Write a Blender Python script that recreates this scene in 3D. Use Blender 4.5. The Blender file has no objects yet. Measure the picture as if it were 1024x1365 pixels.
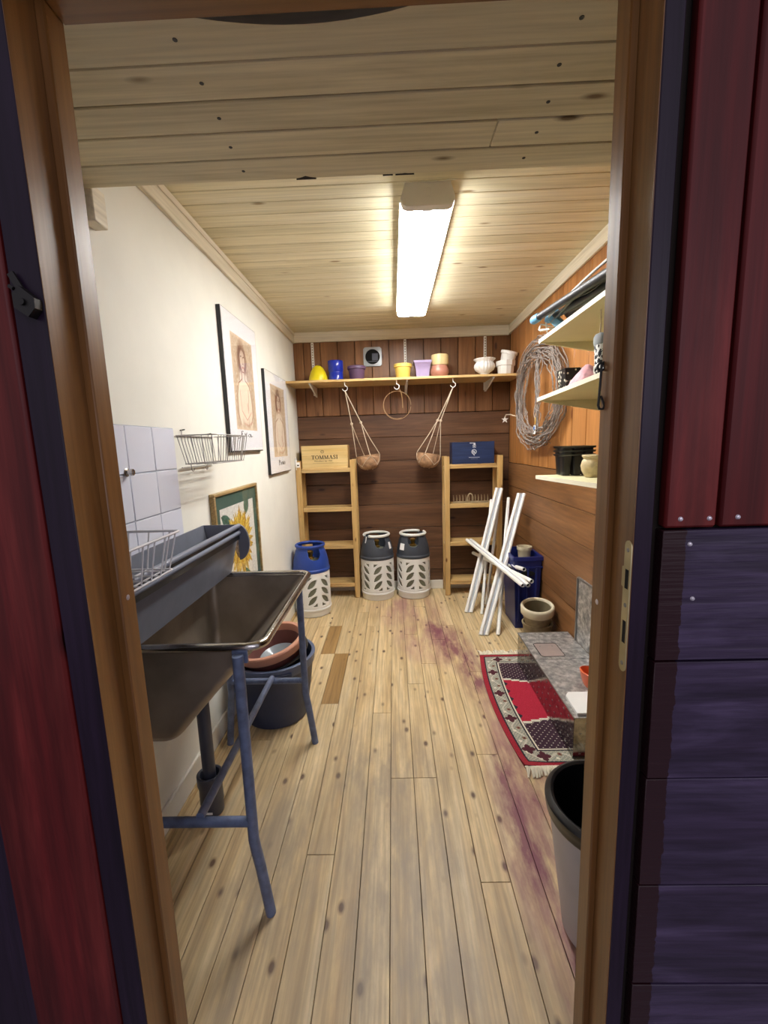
import bpy, bmesh, math, random
import numpy as np
from mathutils import Vector, Matrix, Euler
random.seed(7); rng = np.random.default_rng(7)
S = bpy.context.scene
COL = S.collection
R = math.radians
PI = math.pi

# ------------------------------------------------------------------ camera
cam_d = bpy.data.cameras.new('camera'); cam = bpy.data.objects.new('camera', cam_d); COL.objects.link(cam)
YAW, PITCH, ROLL = R(1.400), R(-8.830), R(-1.820)
_f = Vector((-math.sin(YAW)*math.cos(PITCH), math.cos(YAW)*math.cos(PITCH), math.sin(PITCH)))
_r = Vector((math.cos(YAW), math.sin(YAW), 0)); _u = _r.cross(_f)
_r2 = _r*math.cos(ROLL) + _u*math.sin(ROLL); _u2 = -_r*math.sin(ROLL) + _u*math.cos(ROLL)
M = Matrix((_r2, _u2, -_f)).transposed().to_4x4(); M.translation = (0, 0, 1.40)
cam.matrix_world = M
cam_d.sensor_fit = 'VERTICAL'; cam_d.sensor_height = 36.0; cam_d.sensor_width = 27.0
cam_d.lens = 577.88/1365*36.0
cam_d.clip_start = 0.02; cam_d.clip_end = 60
S.camera = cam

# ------------------------------------------------------------------ world, lights, exposure
LAMP_STRENGTH = 60.0
w = bpy.data.worlds.new('dusk'); S.world = w; w.use_nodes = True
w.node_tree.nodes['Background'].inputs[0].default_value = (0.95, 0.90, 1.0, 1)
w.node_tree.nodes['Background'].inputs[1].default_value = 0.42
def area(name, loc, target, sx, sy, power, col):
    d = bpy.data.lights.new(name, 'AREA'); d.shape = 'RECTANGLE'; d.size = sx; d.size_y = sy; d.energy = power; d.color = col
    o = bpy.data.objects.new(name, d); COL.objects.link(o); o.location = loc
    o.rotation_euler = (Vector(target)-Vector(loc)).to_track_quat('-Z', 'Y').to_euler(); return o
area('daylight_window', (1.5, -2.0, 1.9), (0.25, 0.7, 1.25), 1.1, 1.1, 12, (0.88, 0.85, 1.0))
area('daylight_window', (-1.9, -3.0, 2.0), (0.0, 0.7, 1.5), 1.0, 1.0, 6, (0.9, 0.88, 1.0))
area('daylight_sky', (0.6, -2.6, 3.0), (0.7, -0.6, 0.0), 2.0, 2.0, 22, (0.88, 0.85, 1.0))
S.view_settings.view_transform = 'Standard'; S.view_settings.look = 'None'
S.view_settings.exposure = 0.0; S.view_settings.gamma = 1.0
S.view_settings.use_curve_mapping = False
try:
    S.cycles.max_bounces = 10; S.cycles.diffuse_bounces = 6; S.cycles.use_denoising = True
    S.cycles.sample_clamp_indirect = 6
except Exception: pass

# ------------------------------------------------------------------ colour helpers / materials
def lin(h):
    if isinstance(h, str):
        v = [int(h[i:i+2], 16)/255 for i in (0, 2, 4)]
        return tuple(c/12.92 if c <= .04045 else ((c+.055)/1.055)**2.4 for c in v)
    return tuple(h)
def c4(h): return (*lin(h), 1.0)
def new_mat(name):
    m = bpy.data.materials.new(name); m.use_nodes = True
    nt = m.node_tree; b = nt.nodes['Principled BSDF']; return m, nt, b
def N(nt, typ, **kw):
    n = nt.nodes.new(typ)
    for k, v in kw.items():
        if k.startswith('i_'):
            key = k[2:]; n.inputs[int(key) if key.isdigit() else key.replace('_', ' ')].default_value = v
        else: setattr(n, k, v)
    return n
def ramp(nt, fac, stops, interp='LINEAR'):
    n = nt.nodes.new('ShaderNodeValToRGB'); n.color_ramp.interpolation = interp
    e = n.color_ramp.elements
    while len(e) < len(stops): e.new(0.5)
    for el, (p, c) in zip(e, stops): el.position = p; el.color = c if len(c) == 4 else (*c, 1)
    nt.links.new(fac, n.inputs[0]); return n.outputs[0]
def math_n(nt, op, a, b=None, clamp=False):
    n = nt.nodes.new('ShaderNodeMath'); n.operation = op; n.use_clamp = clamp
    for i, v in enumerate((a, b)):
        if v is None: continue
        if isinstance(v, (int, float)): n.inputs[i].default_value = v
        else: nt.links.new(v, n.inputs[i])
    return n.outputs[0]
def mix(nt, fac, a, b, mode='MIX'):
    n = nt.nodes.new('ShaderNodeMix'); n.data_type = 'RGBA'; n.blend_type = mode
    for sock, v in ((n.inputs[0], fac), (n.inputs[6], a), (n.inputs[7], b)):
        if isinstance(v, (int, float)): sock.default_value = v
        elif isinstance(v, tuple): sock.default_value = v if len(v) == 4 else (*v, 1)
        else: nt.links.new(v, sock)
    return n.outputs[2]
def bump(nt, b, h, strength, dist=.002):
    n = N(nt, 'ShaderNodeBump'); n.inputs['Strength'].default_value = strength; n.inputs['Distance'].default_value = dist
    nt.links.new(h, n.inputs['Height']); nt.links.new(n.outputs[0], b.inputs['Normal'])
def obj_coord(nt, spread=9.0):
    tc = N(nt, 'ShaderNodeTexCoord'); oi = N(nt, 'ShaderNodeObjectInfo')
    cm = N(nt, 'ShaderNodeCombineXYZ')
    for i, k in enumerate((spread, spread*1.7, spread*.6)):
        nt.links.new(math_n(nt, 'MULTIPLY', oi.outputs['Random'], k), cm.inputs[i])
    ad = N(nt, 'ShaderNodeVectorMath', operation='ADD')
    nt.links.new(tc.outputs['Object'], ad.inputs[0]); nt.links.new(cm.outputs[0], ad.inputs[1])
    return ad.outputs[0], oi.outputs['Random']
def scaled(nt, vec, s):
    n = N(nt, 'ShaderNodeVectorMath', operation='MULTIPLY'); n.inputs[1].default_value = s
    nt.links.new(vec, n.inputs[0]); return n.outputs[0]

def plain(name, col, rough=.5, metal=0.0, var=.08, scale=12, bmp=0.0, spec=None, emis=None, alpha=None):
    """a single-colour surface with slight mottling"""
    m, nt, b = new_mat(name); c = lin(col)
    vec, rnd = obj_coord(nt, 3)
    no = N(nt, 'ShaderNodeTexNoise'); no.inputs['Scale'].default_value = scale; no.inputs['Detail'].default_value = 5
    nt.links.new(vec, no.inputs['Vector'])
    lo = tuple(x*(1-var*1.6) for x in c); hi = tuple(min(1, x*(1+var)) for x in c)
    nt.links.new(ramp(nt, no.outputs[0], [(.3, lo), (.7, hi)]), b.inputs['Base Color'])
    b.inputs['Roughness'].default_value = rough; b.inputs['Metallic'].default_value = metal
    if spec is not None: b.inputs['Specular IOR Level'].default_value = spec
    if bmp: bump(nt, b, no.outputs[0], bmp)
    return m

def wood(name, dark, mid, light, axis, across=16, along=1.1, rough=.55, var=.22, knots=None, spec=.4, bmp=.25, world=False, stains=None, paint_edge=None, fine=.35, figure=0):
    """planed softwood: stretched grain, a tone of its own for each piece, knots"""
    m, nt, b = new_mat(name)
    vec, rnd = obj_coord(nt)
    s = [across]*3; s[axis] = along
    g = N(nt, 'ShaderNodeTexNoise'); g.inputs['Scale'].default_value = 1.0; g.inputs['Detail'].default_value = 6; g.inputs['Roughness'].default_value = .62; g.inputs['Distortion'].default_value = .7
    nt.links.new(scaled(nt, vec, s), g.inputs['Vector'])
    col = ramp(nt, g.outputs[0], [(.28, lin(dark)), (.5, lin(mid)), (.72, lin(light))])
    s2 = [across*7]*3; s2[axis] = along*3
    f = N(nt, 'ShaderNodeTexNoise'); f.inputs['Scale'].default_value = 1.0; f.inputs['Detail'].default_value = 3
    nt.links.new(scaled(nt, vec, s2), f.inputs['Vector'])
    fr = ramp(nt, f.outputs[0], [(.35, (1-fine,)*3), (.62, (1.0,)*3)])
    col = mix(nt, 1.0, col, fr, 'MULTIPLY')
    if figure:
        # cathedral figure: stretched, wandering growth rings
        s3 = [5.5]*3; s3[axis] = .55
        wv = N(nt, 'ShaderNodeTexWave', wave_type='RINGS', rings_direction='SPHERICAL'); wv.inputs['Scale'].default_value = 1.15
        wv.inputs['Distortion'].default_value = 3.0; wv.inputs['Detail'].default_value = 2; wv.inputs['Detail Scale'].default_value = .7
        nt.links.new(scaled(nt, vec, s3), wv.inputs['Vector'])
        col = mix(nt, 1.0, col, ramp(nt, wv.outputs['Fac'], [(.15, (1-figure,)*3), (.75, (1.0,)*3)]), 'MULTIPLY')
    hv = N(nt, 'ShaderNodeHueSaturation')
    nt.links.new(col, hv.inputs['Color'])
    nt.links.new(math_n(nt, 'ADD', math_n(nt, 'MULTIPLY', rnd, var*2), 1-var), hv.inputs['Value'])
    col = hv.outputs[0]
    if knots:
        dens, kcol, kx, ka = knots
        sk = [kx]*3; sk[axis] = ka
        v = N(nt, 'ShaderNodeTexVoronoi'); v.inputs['Scale'].default_value = 1.0
        nt.links.new(scaled(nt, vec, sk), v.inputs['Vector'])
        sp = N(nt, 'ShaderNodeSeparateColor'); nt.links.new(v.outputs['Color'], sp.inputs[0])
        keep = math_n(nt, 'LESS_THAN', sp.outputs[0], dens)
        core = ramp(nt, v.outputs['Distance'], [(.10, (1, 1, 1)), (.17, (.4, .4, .4)), (.24, (0, 0, 0))])
        k = math_n(nt, 'MULTIPLY', keep, core)
        col = mix(nt, k, col, c4(kcol))
    if stains:
        geo = N(nt, 'ShaderNodeNewGeometry')
        for blobs, scol, amount, nscale in stains:
            acc = None
            for (bx, by, rx, ry) in blobs:
                sb = N(nt, 'ShaderNodeVectorMath', operation='SUBTRACT'); sb.inputs[1].default_value = (bx, by, 0)
                nt.links.new(geo.outputs['Position'], sb.inputs[0])
                sc = scaled(nt, sb.outputs[0], (1/rx, 1/ry, 0))
                ln = N(nt, 'ShaderNodeVectorMath', operation='LENGTH'); nt.links.new(sc, ln.inputs[0])
                v1 = math_n(nt, 'SUBTRACT', 1.0, ln.outputs['Value'], clamp=True)
                acc = v1 if acc is None else math_n(nt, 'MAXIMUM', acc, v1)
            sn = N(nt, 'ShaderNodeTexNoise'); sn.inputs['Scale'].default_value = 1.0; sn.inputs['Detail'].default_value = 6; sn.inputs['Roughness'].default_value = .65
            nt.links.new(scaled(nt, geo.outputs['Position'], (nscale*1.3, nscale*.35, 1)), sn.inputs['Vector'])
            k = math_n(nt, 'MULTIPLY', acc, math_n(nt, 'MULTIPLY', math_n(nt, 'SUBTRACT', sn.outputs[0], .38, clamp=True), 7.0), clamp=True)
            col = mix(nt, math_n(nt, 'MULTIPLY', k, amount), col, c4(scol))
    if paint_edge:
        # old paint line: left of it the boards keep an earlier, darker coat
        xe, old = paint_edge
        geo = N(nt, 'ShaderNodeNewGeometry'); sx = N(nt, 'ShaderNodeSeparateXYZ'); nt.links.new(geo.outputs['Position'], sx.inputs[0])
        en = N(nt, 'ShaderNodeTexNoise'); en.inputs['Scale'].default_value = 60; en.inputs['Detail'].default_value = 3
        nt.links.new(geo.outputs['Position'], en.inputs['Vector'])
        edge = math_n(nt, 'ADD', sx.outputs[0], math_n(nt, 'MULTIPLY', math_n(nt, 'SUBTRACT', en.outputs[0], .5), .014))
        k = math_n(nt, 'LESS_THAN', edge, xe)
        col = mix(nt, k, col, c4(old))
    nt.links.new(col, b.inputs['Base Color'])
    b.inputs['Roughness'].default_value = rough; b.inputs['Specular IOR Level'].default_value = spec
    if bmp: bump(nt, b, f.outputs[0], bmp, .0015)
    return m

def attr_mat(name, rough=.5, bmp=0, scale=300, coat=0):
    """a printed or woven surface: colours come from the piece's own colour attribute"""
    m, nt, b = new_mat(name)
    a = N(nt, 'ShaderNodeAttribute'); a.attribute_name = 'print'
    nt.links.new(a.outputs['Color'], b.inputs['Base Color']); b.inputs['Roughness'].default_value = rough
    b.inputs['Coat Weight'].default_value = coat
    if bmp:
        tc = N(nt, 'ShaderNodeTexCoord'); no = N(nt, 'ShaderNodeTexNoise'); no.inputs['Scale'].default_value = scale
        nt.links.new(tc.outputs['Object'], no.inputs['Vector']); bump(nt, b, no.outputs[0], bmp, .003)
    return m

# ------------------------------------------------------------------ mesh builder
class MB:
    def __init__(s): s.bm = bmesh.new()
    def _add(s, verts, faces):
        vs = [s.bm.verts.new(v) for v in verts]
        for f in faces:
            try: s.bm.faces.new([vs[i] for i in f])
            except ValueError: pass
        return s
    def box(s, x0, x1, y0, y1, z0, z1, bev=0.0, top=None):
        vs = [s.bm.verts.new((x, y, z)) for z in (z0, z1) for y in (y0, y1) for x in (x0, x1)]
        fs = [(0, 2, 3, 1), (4, 5, 7, 6), (0, 1, 5, 4), (2, 6, 7, 3), (0, 4, 6, 2), (1, 3, 7, 5)]
        F = [s.bm.faces.new([vs[i] for i in f]) for f in fs]
        if bev:
            es = list({e for f in F for e in f.edges})
            bmesh.ops.bevel(s.bm, geom=es, offset=bev, segments=1, affect='EDGES', profile=.5)
        return s
    def bar(s, p0, p1, wdt, hgt, up=(0, 0, 1), bev=0.0):
        p0, p1 = Vector(p0), Vector(p1); d = (p1-p0).normalized(); up = Vector(up)
        x = d.cross(up).normalized(); u = x.cross(d)
        vs = [s.bm.verts.new(p + x*a*wdt/2 + u*b2*hgt/2) for p in (p0, p1) for b2 in (-1, 1) for a in (-1, 1)]
        fs = [(0, 2, 3, 1), (4, 5, 7, 6), (0, 1, 5, 4), (2, 6, 7, 3), (0, 4, 6, 2), (1, 3, 7, 5)]
        F = [s.bm.faces.new([vs[i] for i in f]) for f in fs]
        if bev:
            es = list({e for f in F for e in f.edges})
            bmesh.ops.bevel(s.bm, geom=es, offset=bev, segments=1, affect='EDGES', profile=.5)
        return s
    def tube(s, pts, r, seg=8, closed=False, caps=True):
        P = [Vector(p) for p in pts]; n = len(P)
        rr = r if isinstance(r, (list, tuple)) else [r]*n
        rings = []; prev = None
        for i in range(n):
            if closed: t = (P[(i+1) % n]-P[i-1]).normalized()
            else: t = (P[min(i+1, n-1)]-P[max(i-1, 0)]).normalized()
            if prev is None:
                a = Vector((0, 0, 1)) if abs(t.z) < .9 else Vector((1, 0, 0))
                x = t.cross(a).normalized()
            else:
                x = (prev - t*prev.dot(t)).normalized()
            prev = x; y = t.cross(x)
            rings.append([s.bm.verts.new(P[i] + (x*math.cos(2*PI*k/seg)+y*math.sin(2*PI*k/seg))*rr[i]) for k in range(seg)])
        for i in range(n if closed else n-1):
            a, b = rings[i], rings[(i+1) % n]
            for k in range(seg):
                s.bm.faces.new((a[k], a[(k+1) % seg], b[(k+1) % seg], b[k]))
        if caps and not closed:
            s.bm.faces.new(rings[0][::-1]); s.bm.faces.new(rings[-1])
        return s
    def lathe(s, prof, c=(0, 0, 0), seg=32, fr=None, rot=None):
        """prof: (r, z) pairs from one end to the other; fr(theta, z): radius factor; rot: matrix about c"""
        c = Vector(c); rings = []
        for (r, z) in prof:
            ring = []
            if r <= 1e-6:
                p = Vector((0, 0, z)); p = rot @ p if rot else p
                ring = [s.bm.verts.new(c+p)]
            else:
                for k in range(seg):
                    t = 2*PI*k/seg; q = r*(fr(t, z) if fr else 1)
                    p = Vector((q*math.cos(t), q*math.sin(t), z)); p = rot @ p if rot else p
                    ring.append(s.bm.verts.new(c+p))
            rings.append(ring)
        for a, b in zip(rings, rings[1:]):
            for k in range(seg):
                k2 = (k+1) % seg
                if len(a) == 1 and len(b) == 1: continue
                if len(a) == 1: s.bm.faces.new((a[0], b[k2], b[k]))
                elif len(b) == 1: s.bm.faces.new((a[k], a[k2], b[0]))
                else: s.bm.faces.new((a[k], a[k2], b[k2], b[k]))
        return s
    def prism(s, poly, axis, t0, t1):
        """poly: 2-D points in the two other axes (cyclic order x,y,z), extruded along axis from t0 to t1"""
        def p3(a, b, t):
            return {'x': (t, a, b), 'y': (a, t, b), 'z': (a, b, t)}[axis]
        A = [s.bm.verts.new(p3(a, b, t0)) for a, b in poly]; B = [s.bm.verts.new(p3(a, b, t1)) for a, b in poly]
        n = len(poly)
        s.bm.faces.new(A); s.bm.faces.new(B[::-1])
        for i in range(n): s.bm.faces.new((A[i], B[i], B[(i+1) % n], A[(i+1) % n]))
        return s
    def loft(s, rings, cap=(True, True), closed=True):
        V = [[s.bm.verts.new(p) for p in r] for r in rings]; n = len(V[0])
        for a, b in zip(V, V[1:]):
            for k in range(n if closed else n-1):
                s.bm.faces.new((a[k], a[(k+1) % n], b[(k+1) % n], b[k]))
        if cap[0]: s.bm.faces.new(V[0][::-1])
        if cap[1]: s.bm.faces.new(V[-1])
        return s

def root_of(o):
    while o.parent: o = o.parent
    return o
def ob(name, mb, m, parent=None, kind=None, label=None, ang=40, solid=0.0, recalc=True):
    me = bpy.data.meshes.new(name)
    if recalc: bmesh.ops.recalc_face_normals(mb.bm, faces=mb.bm.faces)
    mb.bm.to_mesh(me); mb.bm.free()
    me.materials.append(m)
    for p in me.polygons: p.use_smooth = True
    me.set_sharp_from_angle(angle=R(ang))
    o = bpy.data.objects.new(name, me); COL.objects.link(o)
    if parent is not None:
        o.parent = parent; off = root_of(parent).location
        if off.length: me.transform(Matrix.Translation(-off))
    elif kind != 'structure':
        co = np.empty(len(me.vertices)*3); me.vertices.foreach_get('co', co); co = co.reshape(-1, 3)
        lo, hi = co.min(0), co.max(0); base = Vector(((lo[0]+hi[0])/2, (lo[1]+hi[1])/2, lo[2]))
        me.transform(Matrix.Translation(-base)); o.location = base
    if kind: o['kind'] = kind
    if label: o['label'] = label
    if solid:
        md = o.modifiers.new('thickness', 'SOLIDIFY'); md.thickness = solid; md.offset = -1
    return o
def thing(name, label, cat, loc, group=None):
    o = bpy.data.objects.new(name, None); COL.objects.link(o); o.location = loc; o.empty_display_size = .05
    o['label'] = label; o['category'] = cat
    if group: o['group'] = group
    return o
def tag(o, label, cat, group=None):
    o['label'] = label; o['category'] = cat
    if group: o['group'] = group
    return o
def dup(root, loc, rz, label):
    r = root.copy(); COL.objects.link(r); r.location = loc; r.rotation_euler = (0, 0, rz); r['label'] = label
    for ch in list(root.children):
        c = ch.copy(); COL.objects.link(c); c.parent = r
        for g in list(ch.children):
            d = g.copy(); COL.objects.link(d); d.parent = c
    return r
def grid_print(name, m, parent, origin, du, dv, img, label=None, thick=0.0):
    """flat sheet whose colours are an array img[v][u] of sRGB; origin corner, du and dv edge vectors"""
    h, wd, _ = img.shape; O, U, V = Vector(origin), Vector(du), Vector(dv)
    off = root_of(parent).location if parent is not None else Vector((0, 0, 0))
    uu, vv = np.meshgrid(np.arange(wd+1)/wd, np.arange(h+1)/h)
    co = (np.array(O-off)[None, None] + uu[..., None]*np.array(U) + vv[..., None]*np.array(V)).reshape(-1, 3)
    i = np.arange(h)[:, None]*(wd+1) + np.arange(wd)[None]
    faces = np.stack([i, i+1, i+wd+2, i+wd+1], -1).reshape(-1, 4)
    me = bpy.data.meshes.new(name); me.from_pydata(co.tolist(), [], faces.tolist()); me.update()
    ca = me.color_attributes.new('print', 'FLOAT_COLOR', 'CORNER')
    c = np.clip(img, 0, 1).reshape(-1, 3); c = np.where(c <= .04045, c/12.92, ((c+.055)/1.055)**2.4)
    cc = np.concatenate([c, np.ones((len(c), 1))], 1); cc = np.repeat(cc, 4, 0)
    ca.data.foreach_set('color', cc.astype(np.float32).ravel())
    me.materials.append(m); o = bpy.data.objects.new(name, me); COL.objects.link(o)
    if parent is not None: o.parent = parent
    if label: o['label'] = label
    return o
def arc(c, r, a0, a1, n, plane='xz', ry=None):
    out = []
    for i in range(n+1):
        a = a0+(a1-a0)*i/n; p, q = r*math.cos(a), (ry or r)*math.sin(a)
        out.append({'xz': (c[0]+p, c[1], c[2]+q), 'yz': (c[0], c[1]+p, c[2]+q), 'xy': (c[0]+p, c[1]+q, c[2])}[plane])
    return out

# ------------------------------------------------------------------ materials
PURPLE_ST = ([(.36, 2.86, .20, .42), (.47, 2.40, .13, .34), (.43, 2.62, .12, .3), (.48, 1.62, .15, .36), (.43, 1.30, .12, .42), (.46, .98, .10, .3), (.30, 3.15, .14, .3)], '75414f', .92, 10)
PALE_ST = ([(.10, 3.55, .36, .5), (.2, 3.0, .28, .45), (.52, 1.9, .12, .5), (.5, 1.2, .2, .8)], '97686a', .75, 6)
DIRT = ([(0, 1.5, 1.6, 2.6)], '85796a', .20, 22)
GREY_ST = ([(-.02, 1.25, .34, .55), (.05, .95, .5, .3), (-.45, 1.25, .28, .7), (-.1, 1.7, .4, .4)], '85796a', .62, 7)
mFloor = wood('floor_pine', 'b79a6e', 'd2b88a', 'e0cba2', 1, across=14, along=1.0, rough=.48, var=.07, knots=(.55, '5a412e', 17, 9), stains=[DIRT, GREY_ST, PALE_ST, PURPLE_ST], bmp=.15, fine=.30)
mFloorBrown = wood('floor_brown', '7d5f38', '9c7a4b', 'b08d5c', 1, across=14, along=1.0, rough=.45, var=.05, knots=(.3, '5a3c22', 16, 6.5), bmp=.15, fine=.25)
mCeil = wood('ceiling_limed_pine', 'd6cba4', 'ebe1be', 'f5edd0', 0, across=12, along=.9, rough=.6, var=.04, knots=(.12, '9a835c', 18, 6), bmp=.1, fine=.16)
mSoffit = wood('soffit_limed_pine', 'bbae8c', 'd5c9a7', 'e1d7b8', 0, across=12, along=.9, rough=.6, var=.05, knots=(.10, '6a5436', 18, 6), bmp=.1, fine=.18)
mTrimX = wood('trim_limed_x', 'cdc1a6', 'e3d9c1', 'ece5d1', 0, rough=.55, var=.03, bmp=.1, fine=.12)
mTrimY = wood('trim_limed_y', 'cdc1a6', 'e3d9c1', 'ece5d1', 1, rough=.55, var=.03, bmp=.1, fine=.12)
mBackUp = wood('shaded_upright_panel', '63401f', '7c5331', '8f6541', 2, across=11, rough=.42, var=.16, knots=(.10, '3c1d10', 15, 5), bmp=.15, fine=.22)  # these four wall browns differ mostly by light and shade put into the colour
mBackLow = wood('shaded_brown_plank', '4d3322', '62432d', '73533b', 0, across=9, rough=.42, var=.12, knots=(.13, '2c160d', 14, 5), bmp=.3, fine=.25)
mRightUp = wood('lit_orange_brown_panel', '94602f', 'ab733f', 'bc864f', 2, across=11, rough=.42, var=.10, knots=(.08, '6b3716', 15, 5), bmp=.15, fine=.2)  # own orange hue, with the lighter lit tone painted in
mRightLow = wood('brown_plank', '6c4829', '825935', '946a45', 1, across=9, rough=.45, var=.10, knots=(.16, '3a1c0e', 14, 5), bmp=.3, fine=.25)
mGap = plain('shadow_gap', '1c120b', .9)
mPlaster = plain('cream_plaster', 'e7e6db', .75, var=.025, scale=5, bmp=.12)
mBaseW = plain('white_skirting', 'dcd8cc', .5, var=.03)
mBaseT = wood('bare_skirting', 'a48a5e', 'bfa577', 'cdb68b', 1, rough=.55, var=.04, fine=.2)
mTile = plain('white_glazed_tile', 'dfe2ee', .12, var=.015, scale=3)
mGrout = plain('tile_grout', '9aa0ad', .8)
mJamb = wood('varnished_jamb', '5f3f21', '7b532a', '8e6639', 2, across=13, along=.7, rough=.34, var=.06, knots=(.13, '2f190c', 14, 5), bmp=.12, fine=.2)
mJambX = wood('varnished_head', '5f3f21', '7b532a', '8e6639', 0, across=13, along=.7, rough=.34, var=.06, knots=(.13, '2f190c', 14, 5), bmp=.12, fine=.2)
mRed = wood('red_stained_board', '3a0c0e', '62191a', '8c3430', 2, figure=.32, across=9, along=.7, rough=.45, spec=.25, var=.08, knots=(.16, '1d0607', 13, 5), bmp=.35, fine=.3)
mPurpleCas = wood('purple_casing_paint', '18101c', '231728', '32233a', 2, across=14, along=.8, rough=.36, spec=.22, var=.08, bmp=.25, fine=.2)
mPurple = wood('purple_painted_plank', '2d2135', '41344f', '5d4f70', 0, figure=.25, across=16, along=2.0, rough=.30, var=.10, bmp=.9, fine=.3, paint_edge=(.474, '2a1218'))
mPorch = plain('porch_floor', '8f8a92', .6)
mPine = wood('shelf_pine', 'ae894e', 'c9a468', 'd9b982', 2, across=14, rough=.5, var=.06, knots=(.12, '6a3f1a', 20, 8), bmp=.1, fine=.2)
mPineX = wood('shelf_pine_x', 'b08b53', 'cba86d', 'dcbd88', 0, across=14, rough=.5, var=.06, knots=(.08, '6a3f1a', 20, 8), bmp=.1, fine=.2)
mPineY = wood('shelf_pine_y', 'b08b53', 'cba86d', 'dcbd88', 1, across=14, rough=.5, var=.05, bmp=.1, fine=.2)
mWineBox = wood('crate_pine', 'cba867', 'dcbf82', 'e7d09a', 0, across=12, rough=.55, var=.03, knots=(.05, '6a3f1a', 20, 8), bmp=.1, fine=.15)
mNavyBox = wood('navy_crate', '16223f', '1f2e52', '2b3c66', 0, across=12, rough=.5, var=.03, bmp=.2, fine=.25)
mInk = plain('black_ink', '2a241c', .7)
mWhiteInk = plain('pale_ink', 'c9ccd0', .7)
mWhite = plain('white_enamel', 'e6e4de', .35, var=.02)
mWhitePl = plain('white_plastic', 'eeeeea', .3, var=.015)
mWhitePlD = plain('grey_groove', 'b3bac4', .4, var=.02)
mShelfW = plain('cream_laminate', 'd8d2a8', .55, var=.02)
mShelfE = plain('cream_edge', 'f1edd6', .5, var=.02)
mSteel = plain('zinc_steel', '9a9a98', .35, metal=.9, var=.1)
mChrome = plain('chromed_rim', 'b9b6b2', .18, metal=1.0, var=.15, scale=25)
mSink = plain('sink_steel', 'a3988a', .42, metal=.72, var=.25, scale=4)
mPipe = plain('blue_grey_paint', '5e6a86', .45, var=.22, scale=30, bmp=.1)
mGreyPipe = plain('dark_grey_plastic', '3d4150', .4, var=.1)
mTrough = plain('slate_grey_plastic', '6b6f7b', .42, var=.06, scale=20)
mTroughD = plain('slate_grey_rail', '7b8192', .35, var=.05)
mTub = plain('dark_blue_tub', '2b3550', .45, var=.1)
mTubRim = plain('tub_rim', '55607a', .4, var=.06)
mTerra = plain('terracotta_rim', 'c08a72', .6, var=.06)
mTerraD = plain('terracotta_dark', '6b3f3a', .6, var=.1)
mBlack = plain('black_plastic', '17171a', .3, var=.1)
mIron = plain('black_iron', '1d1a19', .45, metal=.3, var=.2)
mGasW = plain('pale_grey_casing', 'e3e4e0', .45, var=.02)
mGasG = plain('charcoal_shell', '3a3f48', .45, var=.06)
mGasB = plain('blue_shell', '24418f', .38, var=.05)
mGasIn = plain('olive_vessel', '6e7160', .4, var=.12)
mBrass = plain('brass', 'b08d45', .3, metal=.9, var=.1)
mPaper = plain('white_label', 'f0f0ee', .6, var=.01)
mCord = plain('natural_cord', 'cdbda4', .8, var=.1, scale=80)
mCoir = plain('brown_coconut', 'a5805f', .85, var=.28, scale=30, bmp=.6)
mCrate = plain('blue_crate', '172468', .35, var=.06)
mBeige = plain('beige_ceramic', 'c9bd9f', .4, var=.08)
mKhaki = plain('khaki_ceramic', '8d7f63', .55, var=.14, scale=30, bmp=.2)
mOrange = plain('orange_plastic', 'd9602f', .35, var=.06)
mBinW = plain('pale_grey_bin', 'b4b1b5', .4, var=.03)
mTwig = plain('grey_wire', '8b8078', .6, var=.25, scale=60)
mPipeBlk = plain('dark_pole', '1f2228', .5, var=.1)
mSky = plain('light_blue_plastic', '6aa3c9', .35, var=.05)
mPink = plain('pink_cloth', 'd9a3ac', .85, var=.14, scale=60, bmp=.4)
mStone = plain('cream_stoneware', 'cbb88f', .55, var=.18, scale=40, bmp=.2)
mStrike = plain('brass_plate', 'b9ac82', .4, metal=.5, var=.15)
mNail = plain('nail_head', 'cfc9d2', .3, metal=.6)
mDark = plain('dark_void', '0a0908', .95)
mPrint = attr_mat('poster_print', .5, coat=.2)
mRug = attr_mat('rug_pile', .95, bmp=.6, scale=420)
def lamp_mat():
    m, nt, b = new_mat('lit_diffuser')
    tc = N(nt, 'ShaderNodeTexCoord'); sx = N(nt, 'ShaderNodeSeparateXYZ'); nt.links.new(tc.outputs['Object'], sx.inputs[0])
    a = math_n(nt, 'MULTIPLY', math_n(nt, 'ABSOLUTE', sx.outputs[0]), 10)     # two tubes behind the prismatic cover
    k = ramp(nt, a, [(0, (.010,)*3), (.16, (.011,)*3), (.36, (1, 1, 1)), (.66, (1, 1, 1)), (.84, (.4,)*3), (1.0, (.38,)*3)])
    e = math_n(nt, 'MULTIPLY', k, LAMP_STRENGTH*1.5)
    b.inputs['Base Color'].default_value = (.85, .9, .92, 1); b.inputs['Roughness'].default_value = .3
    b.inputs['Emission Color'].default_value = (1.0, .985, .965, 1); nt.links.new(e, b.inputs['Emission Strength']); return m
mLamp = lamp_mat()
def alu_mat():
    m, nt, b = new_mat('mottled_aluminium')
    vec, _ = obj_coord(nt, 3)
    n1 = N(nt, 'ShaderNodeTexNoise'); n1.inputs['Scale'].default_value = 26; n1.inputs['Detail'].default_value = 7; n1.inputs['Roughness'].default_value = .7
    nt.links.new(vec, n1.inputs['Vector'])
    nt.links.new(ramp(nt, n1.outputs[0], [(.3, lin('6f6f6f')), (.48, lin('a9a8a6')), (.66, lin('eceae7'))]), b.inputs['Base Color'])
    nt.links.new(ramp(nt, n1.outputs[0], [(.3, (.62,)*3), (.7, (.36,)*3)]), b.inputs['Roughness'])
    b.inputs['Metallic'].default_value = .8
    bump(nt, b, n1.outputs[0], .12, .002); return m
mAlu = alu_mat()
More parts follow.
